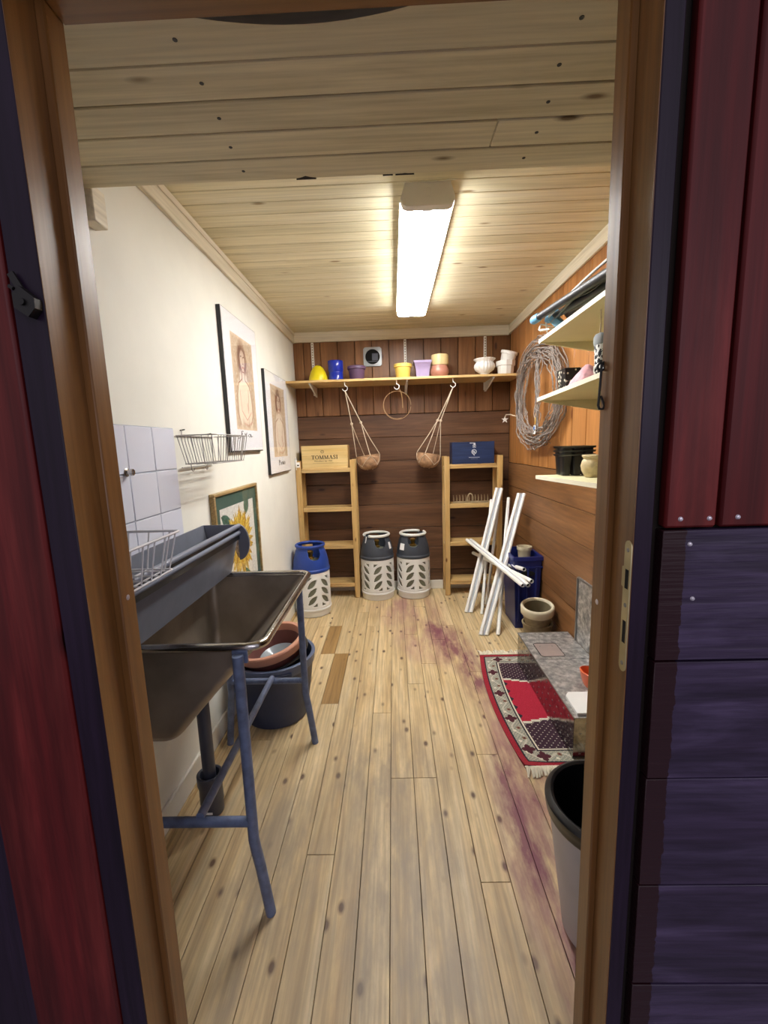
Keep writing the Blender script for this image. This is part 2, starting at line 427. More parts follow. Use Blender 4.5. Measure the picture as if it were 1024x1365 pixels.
def alu_front():
    m, nt, b = new_mat('polished_tread_plate')
    vec, _ = obj_coord(nt, 3)
    n1 = N(nt, 'ShaderNodeTexNoise'); n1.inputs['Scale'].default_value = 30; n1.inputs['Detail'].default_value = 5
    nt.links.new(vec, n1.inputs['Vector'])
    nt.links.new(ramp(nt, n1.outputs[0], [(.35, lin('75716c')), (.65, lin('a7a29b'))]), b.inputs['Base Color'])
    b.inputs['Metallic'].default_value = .96; b.inputs['Roughness'].default_value = .13
    bump(nt, b, n1.outputs[0], .05, .001); return m
mAluF = alu_front()

XL, XR, YB, HC = -.875, 1.078, 4.08, 2.415
YF = .80           # inner face of the wall with the doorway
YO = .70           # its outer face

# ================================================================== SETTING
def struct(name, mb, m): return ob(name, mb, m, kind='structure')
# floor
fl = struct('floor', MB().box(XL-.1, XR+.1, .72, YB+.1, -.08, -.022), mGap)
JOINTS = {1: [1.645], 2: [1.645, 2.376, 3.05], 3: [2.61, 3.6], -1: [3.208], 0: [2.1, 3.4], -4: [2.77, 3.23], -5: [3.23, 2.4], -3: [2.19, 2.77], 5: [1.78, 3.2], 4: [1.2, 2.95], -2: [1.3, 3.5], -6: [1.9], 6: [2.5], 7: [1.78, 3.1], -7: [2.7], -8: [1.7]}
for k in range(-9, 13):
    x0, x1 = -.047+.097*(k-1), -.047+.097*k
    x0, x1 = max(x0, XL), min(x1, XR)
    if x1-x0 < .01: continue
    ys = [.74]+sorted(JOINTS.get(k, []))+[YB]
    for a, b in zip(ys, ys[1:]):
        brown = (k == -4 and abs(a-2.77) < .01) or (k == -3 and abs(a-2.19) < .01)
        ob('floor_board', MB().box(x0+.0009, x1-.0009, a+.0008, b-.0008, -.022, 0, .0011), mFloorBrown if brown else mFloor, fl)
# ceiling
ce = struct('ceiling', MB().box(XL-.1, XR+.1, YF-.02, YB+.1, HC+.018, HC+.10), mGap)
y = 1.30
while y < YB:
    y1 = min(y+.0965, YB)
    ob('ceiling_board', MB().box(XL, XR, y+.0018, y1-.0018, HC, HC+.018, .0022), mCeil, ce); y = y1
SZ = 2.14
so = struct('ceiling_soffit', MB().box(XL-.05, XR+.05, .90, 1.333, SZ+.019, SZ+.17), mGap)
sy = [.955, 1.050, 1.146, 1.242, 1.336]
for a, b in zip(sy, sy[1:]):
    if abs(a-1.146) < .001:
        for xa, xb in ((XL, .268), (.269, XR)):
            ob('soffit_board', MB().box(xa, xb, a+.002, b-.002, SZ, SZ+.019, .0025), mSoffit, so)
        continue
    ob('soffit_board', MB().box(XL, XR, a+.002, b-.002, SZ, SZ+.019, .0025), mSoffit, so)
edge = [(XL, .80), (-.40, .83)] + [(-.36+.45*t, .855+.034*math.sin(PI*t)**.8) for t in np.linspace(0, 1, 13)] + [(.2, .83), (XR, .80), (XR, .953), (XL, .953)]
ob('soffit_board', MB().prism(edge, 'z', SZ, SZ+.019), mSoffit, so)
ob('soffit_board', MB().box(XL, XR, 1.318, 1.337, SZ+.019, HC-.002, .002), mSoffit, so)
for px, hw, dp in ((-.22, .028, .012), (.008, .014, .005), (.055, .026, .006)):
    ob('bark_patch', MB().prism([(px-hw, 1.3375)]+[(px+hw*math.cos(a), 1.337-dp*math.sin(a)*(1+.25*math.sin(5*a))) for a in np.linspace(PI, 0, 9)]+[(px+hw, 1.3375)], 'z', SZ-.0008, SZ+.016), mGap, so)
for yb_ in (.905, 1.002, 1.098, 1.194, 1.289):
    for px in (-.372+random.uniform(-.01, .01), .372+random.uniform(-.02, .02)):
        ob('nail', MB().lathe([(0, -.0008), (.0045, -.0006), (.005, .0005)], (px, yb_, SZ), 8), mIron, so)
# plaster wall, tiles
wl = struct('wall_left', MB().box(XL-.12, XL, YF-.1, YB+.1, -.08, HC+.05), mPlaster)
ty, tz = [1.087, 1.249, 1.410, 1.572, 1.730], [.862, 1.016, 1.172, 1.330, 1.490]
ob('tile_grout', MB().box(XL, XL+.006, ty[0], ty[-1], tz[0], tz[-1]), mGrout, wl)
for a, b in zip(ty, ty[1:]):
    for c, d in zip(tz, tz[1:]):
        ob('tile', MB().box(XL, XL+.009+random.uniform(0, .0008), a+.0018, b-.0018, c+.0018, d-.0018, .0018), mTile, wl)
for (ny, nz) in ((1.802, 1.484), (2.063, 1.474)):
    ob('nail', MB().tube([(XL, ny, nz), (XL+.02, ny, nz+.003)], .0028, 6), mIron, wl)
# back wall
wb = struct('wall_back', MB().box(XL-.1, XR+.1, YB+.018, YB+.14, -.08, HC+.05), mGap)
xs = [XL]+[-.784+.155*i for i in range(13)]; xs = [v for v in xs if v < XR-.03]+[XR]
for a, b in zip(xs, xs[1:]):
    ob('wall_board', MB().box(a+.002, b-.002, YB, YB+.018, 1.676, HC, .003), mBackUp, wb)
zs = [0, .19, .413, .611, .836, 1.038, 1.25, 1.467, 1.673]
for a, b in zip(zs, zs[1:]):
    ob('wall_plank', MB().box(XL, XR, YB+random.uniform(0, .002), YB+.02, a+.0015, b-.0015, .003), mBackLow, wb)
# right wall
wr = struct('wall_right', MB().box(XR+.018, XR+.14, YF-.1, YB+.1, -.08, HC+.05), mGap)
yv = 4.08; k = 0
ysR = [4.08, 4.015, 3.835]
while ysR[-1] > YF+.1: ysR.append(ysR[-1]-.194)
ysR[-1] = YF
for a, b in zip(ysR[1:], ysR):
    ob('wall_board', MB().box(XR, XR+.018, a+.002, b-.002, 1.203, HC, .003), mRightUp, wr)
zr = [0, .16, .37, .58, .79, .99, 1.200]
for a, b in zip(zr, zr[1:]):
    ob('wall_plank', MB().box(XR-random.uniform(0, .003), XR+.018, YF, YB, a+.0015, b-.0015, .003), mRightLow, wr)
# cornice boards
struct('trim_1', MB().box(XL, XL+.018, 1.337, YB, 2.323, HC-.0005, .003).box(XL+.018, XL+.024, 1.337, YB, 2.385, HC-.0005, .002), mTrimY)
struct('trim_2', MB().box(XR-.018, XR, 1.337, YB, 2.335, HC-.0005, .003), mTrimY)
struct('trim_3', MB().box(XL+.018, XR-.018, YB-.018, YB, 2.327, HC-.0005, .003), mTrimX)
struct('baseboard_left', MB().box(XL, XL+.014, YF, YB, 0, .115, .003), mBaseW)
struct('trim_4', MB().box(XL+.014, XL+.026, YF, YB, 0, .03, .004), mBaseT)
struct('baseboard_back', MB().box(XL+.014, XR, YB-.016, YB, 0, .085, .003), mBaseW)
struct('trim_5', MB().box(XL, XL+.042, 1.338, 1.400, 2.060, SZ+.02, .003), mTrimY)
# wall with the doorway: posts and lintel around the opening
JL, JR, HD = -.5752, .4147, 2.1205
wf = struct('wall_front', MB().box(-3.2, JL, YO+.022, YF, -.08, 3.2).box(JR, 3.2, YO+.022, YF, -.08, 3.2).box(JL, JR, YO+.022, YF, HD, 3.2), mGap)
ob('wall_board', MB().box(-.748, -.577, YO-.012, YO+.022, 0, 3.1, .004), mRed, wf)
xp = -.750
for i in range(9):
    ob('wall_board', MB().box(xp-.128, xp-.003, YO, YO+.022, 0, 3.1, .004), mPurpleCas, wf); xp -= .130
xp = .435
for i in range(12):
    wd = .088 if i % 2 == 0 else .106
    ob('wall_board', MB().box(xp+.0025, xp+wd-.0025, YO, YO+.022, 1.251, 3.1, .004), mRed, wf); xp += wd
pz = [-.02, .128, .35, .573, .796, 1.020, 1.249]
for a, b in zip(pz, pz[1:]):
    ob('wall_plank', MB().box(.436, 2.0, YO-.002+random.uniform(0, .003), YO+.022, a+.0016, b-.0016, .0012), mPurple, wf)
for nx, nz in ((.462, 1.266), (.508, 1.266), (.553, 1.267), (.480, 1.224), (.491, 1.131)):
    ob('nail', MB().lathe([(0, .003), (.0028, .0022), (.0042, 0)], (nx, YO, nz), 10, rot=Matrix.Rotation(R(90), 3, 'X')), mNail, wf)
ob('door_board_head', MB().box(JL, JR, YO, YO+.022, HD+.01, 3.1, .003), mRed, wf)
# door frame: outer casing, rebate and stop
fr = struct('door_1', MB().box(-.575, -.525, .692, .7985, 0, 2.12, .002), mPurpleCas)
ob('casing', MB().box(.3855, .4145, .692, .7985, 0, 2.12, .002), mPurpleCas, fr)
ob('casing', MB().box(-.525, .3855, .692, .7985, 2.100, 2.12, .001), mPurpleCas, fr)
ob('jamb', MB().box(-.5255, -.5245, .6935, .7985, 0, 2.098).box(-.5262, -.510, .757, .8015, 0, 2.098, .0025), mJamb, fr)
ob('jamb', MB().box(.3845, .3862, .6935, .7985, 0, 2.098).box(.3715, .3862, .757, .8015, 0, 2.098, .0025), mJamb, fr)
ob('head', MB().box(-.5245, .3845, .6935, .7985, 2.0955, 2.0995).box(-.510, .3715, .757, .8015, 2.082, 2.098, .0025), mJambX, fr)
sp = ob('strike_plate', MB().prism([(.703+.010*math.cos(t), 1.013+.010*math.sin(t)) for t in np.linspace(PI, 2*PI, 7)]+[(.713, 1.15), (.718, 1.152), (.718, 1.185), (.713, 1.187)]+[(.703+.010*math.cos(t), 1.222+.010*math.sin(t)) for t in np.linspace(0, PI, 7)], 'x', .3825, .3844), mStrike, fr, label='dull brass strike plate with two latch holes')
ob('latch_hole', MB().box(.3822, .3832, .6975, .7075, 1.150, 1.183).box(.3822, .3832, .6975, .7070, 1.055, 1.094), mDark, sp)
for z_ in (1.018, 1.121, 1.216):
    ob('screw', MB().lathe([(0, .0012), (.0032, .0010), (.004, 0)], (.3825, .703, z_), 10, rot=Matrix.Rotation(R(-90), 3, 'Y')), mSteel, sp)
for p, s_ in (((-.5098, .778, 1.129), 1), ((.3713, .778, 1.099), -1)):
    ob('screw', MB().lathe([(0, .0015), (.004, .001), (.0055, 0)], p, 10, rot=Matrix.Rotation(R(90*s_), 3, 'Y')), mNail, fr)
struct('ground', MB().box(-3.2, 3.2, -4.5, .72, -.16, -.081), mPorch)

# ================================================================== CEILING LIGHT
LX = .167
t = thing('ceiling_light', 'long white twin-tube strip light glowing on the board ceiling', 'lamp', (LX, 2.65, HC))
def trap(y0, y1, wt, wb_, zt, zb, r=.018):
    ring = []
    for y in (y0, y1):
        ring.append([(LX-wt/2, y, zt), (LX-wb_/2, y, zb+r*1.6), (LX-wb_/2+r*.4, y, zb+r*.4), (LX-wb_/2+r*1.4, y, zb), (LX+wb_/2-r*1.4, y, zb), (LX+wb_/2-r*.4, y, zb+r*.4), (LX+wb_/2, y, zb+r*1.6), (LX+wt/2, y, zt)])
    return ring
ob('body', MB().loft(trap(1.925, 3.395, .176, .192, HC-.001, 2.372, .004)), mWhite, t)
ob('lip', MB().box(LX-.112, LX+.112, 1.9255, 3.3945, 2.364, 2.3715, .001), mWhite, t)
ob('diffuser', MB().loft(trap(1.926, 3.394, .200, .208, 2.3635, 2.333, .010)), mLamp, t, ang=30)
for y0, y1, tp in ((1.885, 1.9245, 1), (3.3955, 3.42, 0)):
    e = ob('end_cap', MB().loft(trap(y0, y1, .180, .216, HC-.001, 2.330)), mWhite, t)
    if tp: ob('knockout', MB().tube(arc((LX, y0-.0005, 2.382), .013, 0, PI, 10)+[(LX-.013, y0-.0005, 2.365), (LX+.013, y0-.0005, 2.365)], .0012, 5, closed=True), mWhite, e)

# ================================================================== BACK WALL SHELF
sh = thing('wall_shelf', 'long pine shelf across the back wall carrying a row of flower pots', 'shelf', (.1, YB, 1.925))
ob('shelf_board', MB().box(XL+.002, XR-.004, 3.70, 4.052, 1.925, 1.945, .002), mPineX, sh)
for x in (-.698, .136, .850):
    ob('upright', MB().box(x-.011, x+.011, 4.064, 4.0795, 1.86, 2.325, .001), mWhite, sh)
    sl = MB()
    for i in range(16): sl.box(x-.005, x+.005, 4.0632, 4.0642, 1.962+i*.0225, 1.975+i*.0225)
    ob('slots', sl, mKhaki, sh, kind='stuff')
    xb = x+.02 if x < 0 else x
    ob('bracket', MB().prism([(3.715, 1.9245), (4.064, 1.9245), (4.064, 1.845), (4.04, 1.845), (3.72, 1.915)], 'x', xb-.007, xb+.007), mWhite, sh)
HK = (-.384, .047, .514)
for x in HK:
    ob('hook', MB().tube([(x, 3.72, 1.926), (x, 3.72, 1.895)]+arc((x, 3.72, 1.873), .021, PI/2, -PI*.95, 14), .0035, 6), mWhite, sh)

def pot(name, label, prof, c, m, group='flower pots on the back shelf', seg=36, fr=None, rot=None, parts=()):
    o = ob(name, MB().lathe(prof, c, seg, fr=fr, rot=rot), m); tag(o, label, 'pot', group); return o
SP = 1.9455
def cup(rb, rt, h, th=.006, z=0, rim=None, band=None):
    p = [(0, z), (rb-.004, z), (rb, z+.004)]
    if rim: p += [(rb+(rt-rb)*(h-rim)/h, z+h-rim), (rt+.005, z+h-rim+.003), (rt+.005, z+h-.003), (rt+.002, z+h)]
    else: p += [(rt, z+h-.003), (rt-.001, z+h)]
    if band: p.insert(3, (rb+(rt-rb)*.45-.004, z+h*.45)); 
    p += [(rt-th, z+h), (rb-th, z+.012), (0, z+.012)]
    return p
pot('flower_pot', 'bright yellow dome-shaped pot at the near left end of the back shelf', [(0, .145), (.022, .139), (.045, .118), (.064, .085), (.077, .045), (.083, .012), (.083, 0), (.078, 0), (.058, .085), (0, .13)], (-.622, 3.85, SP), plain('yellow_glaze', 'e2cf17', .35, var=.05))
pot('flower_pot', 'cobalt blue cylindrical pot beside the yellow dome-shaped pot', [(0, 0), (.058, 0), (.062, .004), (.063, .07), (.060, .074), (.060, .08), (.064, .086), (.066, .166), (.063, .172), (.057, .172), (.055, .012), (0, .012)], (-.470, 3.85, SP), plain('cobalt_glaze', '1c2f9e', .2, var=.06))
pp = pot('flower_pot', 'muted purple pot with a brownish rim below the round air vent', cup(.060, .074, .122, rim=.028), (-.290, 3.85, SP), plain('purple_glaze', '5a4260', .45, var=.06))
pot('flower_pot', 'pale yellow ribbed pot on the middle of the back shelf', cup(.058, .073, .126, rim=.03), (.106, 3.85, SP), plain('pale_yellow_glaze', 'e6c765', .4, var=.04), fr=lambda t, z: 1+.006*math.sin(24*t))
# square lilac pot
def sq(c, h0, h1, a0, a1, n=4):
    return [[(c[0]+a*math.cos(PI/4+k*PI/2)*1.414, c[1]+a*math.sin(PI/4+k*PI/2)*1.414, z) for k in range(4)] for z, a in ((h0, a0), (h1, a1))]
lc = (.271, 3.85)
b = MB().loft([[(lc[0]+a*sx_, lc[1]+a*sy_, SP+z) for sx_, sy_ in ((-1, -1), (1, -1), (1, 1), (-1, 1))] for z, a in ((0, .052), (.06, .057), (.118, .067), (.124, .074), (.142, .076), (.142, .068), (.01, .048))])
mLil = plain('lilac_glaze', '9d8db3', .4, var=.05)
lp = tag(ob('flower_pot', b, mLil), 'square flared lilac pot next to the pale yellow pot', 'pot', 'flower pots on the back shelf')
pk = pot('flower_pot', 'rounded dusty pink pot with another pot stacked inside it', [(0, 0), (.050, 0), (.068, .016), (.081, .045), (.081, .068), (.068, .094), (.066, .104), (.060, .104), (.062, .09), (.070, .06), (.05, .012), (0, .012)], (.417, 3.85, SP), plain('dusty_pink_glaze', 'b07a68', .4, var=.08))
pot('flower_pot', 'cream pot with a thick rim standing inside the dusty pink pot', [(0, .03), (.042, .03), (.045, .09), (.052, .106), (.070, .106), (.073, .118), (.074, .182), (.071, .190), (.064, .190), (.055, .1), (.036, .04), (0, .04)], (.421, 3.85, SP), plain('cream_glaze', 'd9c48f', .4, var=.05))
flute = lambda t, z: 1+.07*abs(math.sin(9*t))
pot('flower_urn', 'white fluted urn with a flared rim and small foot', [(0, 0), (.030, 0), (.036, .008), (.027, .018), (.042, .030), (.072, .052), (.083, .078), (.079, .100), (.066, .118), (.073, .130), (.086, .140), (.086, .145), (.078, .145), (.060, .118), (.070, .08), (.03, .03), (0, .03)], (.800, 3.85, SP), mWhitePl, fr=flute, seg=72)
pot('flower_pot', 'white ribbed pot holding a tilted smooth white pot', [(0, 0), (.058, 0), (.061, .004), (.067, .078), (.076, .082), (.078, .120), (.070, .122), (.058, .02), (0, .02)], (.978, 3.85, SP), mWhitePl, fr=lambda t, z: 1+.055*max(0, math.sin(10*t)), seg=80)
pot('flower_pot', 'smooth white pot tilted inside the white ribbed pot', cup(.050, .066, .135, rim=.026), (.977, 3.85, SP+.068), mWhitePl, rot=Matrix.Rotation(R(13), 3, 'Y') @ Matrix.Rotation(R(10), 3, 'X'))

# air vent
t = thing('air_vent', 'square grey air vent with a round black opening high on the back wall', 'vent', (-.158, YB, 2.185))
b = MB(); n = 32; cx_, cz_ = -.158, 2.184
out_ = []; inn = []
for k in range(n):
    a = 2*PI*(k+.5)/n; q = .082/max(abs(math.cos(a)), abs(math.sin(a)))
    out_.append((cx_+q*math.cos(a), cz_+q*math.sin(a))); inn.append((cx_+.066*math.cos(a), cz_+.066*math.sin(a)))
b.loft([[(x, 4.079, z) for x, z in out_], [(x, 4.062, z) for x, z in out_], [(x, 4.060, z) for x, z in inn], [(x, 4.0785, z) for x, z in inn]], cap=(False, False))
ob('plate', b, plain('vent_grey', 'a9adb0', .4, metal=.3), t)
ob('opening', MB().lathe([(0, 0), (.066, 0), (.066, .001), (0, .001)], (cx_, 4.0788, cz_), 32, rot=Matrix.Rotation(R(90), 3, 'X')), mDark, t, label='round black opening')
ob('damper', MB().box(cx_-.052, cx_+.052, 4.068, 4.070, cz_-.042, cz_-.036).box(cx_-.005, cx_+.048, 4.068, 4.070, cz_-.030, cz_+.03), mGreyPipe, t)

# hoop hanging from the middle hook
hc = (.047, 3.728, 1.722)
t = tag(ob('hoop', MB().tube(arc((hc[0], hc[1], hc[2]), .116, 0, 2*PI*.98, 40), .0022, 5).tube(arc((hc[0], hc[1]+.006, hc[2]+.004), .113, .9, 2*PI*.8, 34, ), .0018, 5).tube([(hc[0]+.02, hc[1], 1.858), (hc[0]+.036, hc[1], 1.83), (hc[0]+.045, hc[1]-.002, 1.77), (hc[0]+.046, hc[1], 1.70)], .003, 5), plain('bare_cane', 'a07a50', .6)), 'thin bare hoop hanging from the middle hook under the shelf', 'hoop')

# hanging baskets
def hanging(label, hx, cx, tilt, knots, rims, lab2):
    cy = 3.895
    t = thing('hanging_basket', label, 'planter', (cx, cy, 1.18), 'macrame hanging planters')
    rot = Matrix.Rotation(tilt, 3, 'Y')
    c = (cx, cy, 1.305)
    pr_ = [(0, -.122), (.048, -.119), (.080, -.102), (.099, -.068), (.105, -.03), (.103, -.004), (.098, .003), (.088, 0), (.084, -.03), (.05, -.095), (0, -.108)]
    ob('bowl', MB().lathe(pr_, c, 28, rot=rot, fr=lambda t_, z: 1+.012*math.sin(5*t_+z*60)), mCoir, t)
    def rim(a, dz=0.0, rr=.104):
        return Vector(c)+rot @ Vector((rr*math.cos(a), rr*math.sin(a), dz))
    ob('rim_rope', MB().tube([rim(2*PI*k/24, .003, .1) for k in range(24)], .0035, 6, closed=True), mCoir, t)
    hook = Vector((hx, 3.722, 1.851))
    for kn, rs in zip(knots, rims):
        K = Vector(kn)
        ob('cord', MB().tube([hook, K], .0042, 6), mCord, t)
        ob('knot', MB().lathe([(0, -.012), (.010, -.008), (.012, 0), (.010, .008), (0, .012)], K, 8), mCord, t)
        for a in rs:
            ob('cord', MB().tube([K, (K+rim(a))/2+Vector((0, 0, -.004)), rim(a, .006)], .0036, 6), mCord, t)
    nt_ = MB()
    al = [a for rs in rims for a in rs]; al.sort()
    for i, a in enumerate(al):
        a2 = al[(i+1) % 4]+(2*PI if i == 3 else 0); am = (a+a2)/2
        low = Vector(c)+rot @ Vector((.095*math.cos(am), .095*math.sin(am), -.085))
        bot = Vector(c)+rot @ Vector((.03*math.cos(am), .03*math.sin(am), -.124))
        for e in (a, a2):
            mid = Vector(c)+rot @ Vector((.109*math.cos((e+am)/2), .109*math.sin((e+am)/2), -.042))
            nt_.tube([rim(e, .0, .107), mid, low], .0019, 5)
        nt_.tube([low, bot], .0019, 5)
    ob('net', nt_, mCord, t)
    return t
hanging('brown bowl in a knotted cord sling hanging beside the lettered wine box', HK[0], -.222, R(-7), [(-.348, 3.805, 1.585), (-.268, 3.81, 1.595)], [(PI*.97, PI*.62), (-PI*.42, -.05)], '')
hanging('brown bowl in a knotted cord sling hanging beside the navy box', HK[2], .318, R(9), [(.392, 3.81, 1.592), (.418, 3.805, 1.588)], [(PI*1.0, -PI*.62), (PI*.35, 0.02)], '')

# ================================================================== SHELF UNITS
SHZ = (1.207, .852, .504, .140)
def shelf_unit(name, label, x0, x1):
    y0, y1 = 3.86, 4.062
    t = thing(name, label, 'shelf', ((x0+x1)/2, (y0+y1)/2, 0), 'narrow pine shelf units')
    for x in (x0, x1-.047):
        for y in (y0, y1-.030):
            ob('post', MB().box(x, x+.047, y, y+.030, 0.0005, 1.278, .003), mPine, t)
        for z in SHZ:
            ob('side_rail', MB().box(x+.010, x+.036, y0+.030, y1-.030, z-.046, z-.0185, .002), mPineY, t)
    for z in SHZ:
        ob('shelf_board', MB().box(x0+.0475, x1-.0475, y0+.006, y1-.002, z-.018, z, .002), mPineX, t)
        ob('shelf_lip', MB().box(x0+.0475, x1-.0475, y0+.006, y0+.024, z-.036, z-.0185, .002), mPineX, t)
        ob('shelf_lip', MB().box(x0+.0475, x1-.0475, y1-.020, y1-.002, z-.036, z-.0185, .002), mPineX, t)
    return t
shelf_unit('shelf_unit', 'narrow pine shelf unit topped by the lettered wine box', -.872, -.338)
shelf_unit('shelf_unit', 'narrow pine shelf unit topped by the navy box', .452, .968)

# wine crates
def crate(name, label, x0, x1, y0, y1, z0, z1, m, cat):
    t = thing(name, label, cat, ((x0+x1)/2, (y0+y1)/2, z0), 'wooden wine boxes on the shelf units')
    th = .010
    ob('front_panel', MB().box(x0, x1, y0, y0+th, z0, z1, .0015), m, t)
    ob('back_panel', MB().box(x0, x1, y1-th, y1, z0, z1, .0015), m, t)
    for a, b in ((x0, x0+th), (x1-th, x1)):
        ob('side_panel', MB().box(a, b, y0+th+.0003, y1-th-.0003, z0, z1, .0015), m, t)
    ob('bottom_panel', MB().box(x0+th, x1-th, y0+th, y1-th, z0+.002, z0+.010), m, t)
    return t
def text_bm(txt, size):
    cu = bpy.data.curves.new('lettering', 'FONT'); cu.body = txt; cu.size = size; cu.align_x = 'CENTER'; cu.align_y = 'CENTER'; cu.resolution_u = 3; cu.extrude = .0002
    o = bpy.data.objects.new('lettering', cu); COL.objects.link(o)
    bpy.context.view_layer.update()
    me = bpy.data.meshes.new_from_object(o.evaluated_get(bpy.context.evaluated_depsgraph_get()))
    bpy.data.objects.remove(o); bpy.data.curves.remove(cu)
    return me
def text_part(name, txt, size, loc, parent, m, sx=1.0):
    me = text_bm(txt, size)
    me.transform(Matrix.Translation(Vector(loc)-root_of(parent).location) @ Matrix.Rotation(R(90), 4, 'X') @ Matrix.Diagonal((sx, 1, 1, 1)))
    me.materials.clear(); me.materials.append(m)
    o = bpy.data.objects.new(name, me); COL.objects.link(o); o.parent = parent; return o
def serif_word(word, h, x0, z0, y, gap):
    """wide roman capitals with slab serifs, built stroke by stroke"""
    b = MB(); x = x0; tk, tn, sf = h*.20, h*.085, h*.07
    def r_(a, c, d, e): b.box(x+a*h, x+c*h, y, y+.0008, z0+d*h, z0+e*h)
    def st(p, q, wd):
        b.bar((x+p[0]*h, y+.0004, z0+p[1]*h), (x+q[0]*h, y+.0004, z0+q[1]*h), .0008, wd, up=(0, 1, 0)) if False else b.prism(_stroke(p, q, wd), 'y', y, y+.0008)
    def _stroke(p, q, wd):
        P, Q = Vector((x+p[0]*h, z0+p[1]*h)), Vector((x+q[0]*h, z0+q[1]*h)); d = (Q-P).normalized(); nn = Vector((-d.y, d.x))*wd/2
        return [tuple(P+nn), tuple(Q+nn), tuple(Q-nn), tuple(P-nn)]
    for ch in word:
        if ch == 'T':
            wd = .88; r_(0, wd, .90, 1); r_(.34, .54, 0, .9); r_(.24, .64, 0, .07); r_(0, .07, .74, .95); r_(wd-.07, wd, .74, .95)
        elif ch == 'O':
            wd = 1.0; n = 28
            oo = [(x+(.5+.5*math.cos(2*PI*k/n))*h, z0+(.5+.52*math.sin(2*PI*k/n))*h) for k in range(n)]
            ii = [(x+(.5+.30*math.cos(2*PI*k/n))*h, z0+(.5+.43*math.sin(2*PI*k/n))*h) for k in range(n)]
            b.loft([[(p, y, q) for p, q in oo], [(p, y, q) for p, q in ii]], cap=(False, False))
        elif ch == 'M':
            wd = 1.16; st((.13, 0), (.16, 1), tn); st((.16, .98), (.55, .04), tk); st((.55, .04), (.93, .98), tn); st((.95, 1), (.99, 0), tk)
            r_(0, .27, 0, .07); r_(.80, 1.16, 0, .07); r_(0, .2, .93, 1); r_(.88, 1.12, .93, 1)
        elif ch == 'A':
            wd = 1.0; st((.14, 0), (.49, 1), tn); st((.48, 1), (.84, 0), tk); r_(.28, .70, .32, .40); r_(0, .30, 0, .07); r_(.66, 1.0, 0, .07)
        elif ch == 'S':
            wd = .66
            pts = [(.58, .80), (.50, .93), (.33, .97), (.14, .90), (.10, .74), (.22, .60), (.45, .46), (.57, .30), (.52, .12), (.33, .04), (.14, .08), (.06, .24)]
            for i, (p, q) in enumerate(zip(pts, pts[1:])): st(p, q, tn if i in (0, 1, 9, 10) else tk*.85)
            r_(.55, .62, .70, 1); r_(.03, .10, 0, .32)
        else:
            wd = .42; r_(.11, .31, 0, 1); r_(0, .42, 0, .07); r_(0, .42, .93, 1)
        x += (wd+gap)*h
    return b
WX = -.612
t = crate('wine_box', 'pale pine wine box with black lettering on the left shelf unit', -.815, -.405, 3.885, 4.045, 1.2075, 1.409, mWineBox, 'box')
ob('lettering', serif_word('TOMMASI', .034, -.728, 1.289, 3.8838, .11), mInk, t, label='black lettering TOMMASI', recalc=True)
text_part('small_lettering', 'Viticoltori dal 1902', .021, (-.622, 3.8838, 1.272), t, mInk)
ob('emblem', MB().tube(arc((-.628, 3.8842, 1.355), .014, 0, 2*PI, 18, ry=.012)[:-1], .0016, 5, closed=True).tube(arc((-.628, 3.8842, 1.352), .007, 0, PI, 8), .0014, 5).box(-.716, -.532, 3.8838, 3.8845, 1.253, 1.2545), mInk, t)
ob('end_strip', MB().box(-.4045, -.3995, 3.89, 4.04, 1.2085, 1.405, .001), mPineX, t)
t = crate('wine_box', 'navy blue wooden box with a small pale emblem on the right shelf unit', .525, .897, 3.885, 4.045, 1.2075, 1.401, mNavyBox, 'box')
ob('emblem', MB().box(.680, .722, 3.8836, 3.8845, 1.387, 1.392).box(.714, .730, 3.8836, 3.8845, 1.372, 1.390).tube([(.708, 3.884, 1.372), (.732, 3.884, 1.372), (.732, 3.884, 1.350), (.708, 3.884, 1.350)], .0022, 5, closed=True).box(.714, .726, 3.8836, 3.8845, 1.356, 1.366)
   .tube(arc((.718, 3.884, 1.313), .020, 0, 2*PI, 18)[:-1], .0028, 5, closed=True).tube(arc((.714, 3.884, 1.312), .009, 0, 2*PI, 12)[:-1], .0026, 5, closed=True).tube([(.705, 3.884, 1.325), (.73, 3.884, 1.30)], .0025, 5).tube([(.712, 3.884, 1.293), (.722, 3.884, 1.280)], .003, 5).box(.672, .768, 3.8836, 3.8845, 1.262, 1.266), mWhiteInk, t)
ob('small_lettering', MB().box(.690, .750, 3.8836, 3.8845, 1.249, 1.2515), plain('grey_ink', '6f7688', .7), t)
# hang tag on the left post
t = thing('hang_tag', 'white hang tag with a looped cord on the left post of the wine box shelf', 'tag', (-.852, 3.857, 1.22))
ob('card', MB().box(-.868, -.829, 3.853, 3.856, 1.222, 1.268, .001), mPaper, t)
ob('mark', MB().box(-.853, -.837, 3.852, 3.8532, 1.235, 1.247), mInk, t)
ob('loop', MB().tube([(-.862, 3.855, 1.20), (-.860, 3.852, 1.26), (-.855, 3.852, 1.30), (-.862, 3.853, 1.306), (-.868, 3.853, 1.296), (-.866, 3.853, 1.25)], .0035, 6), mWhitePl, t)
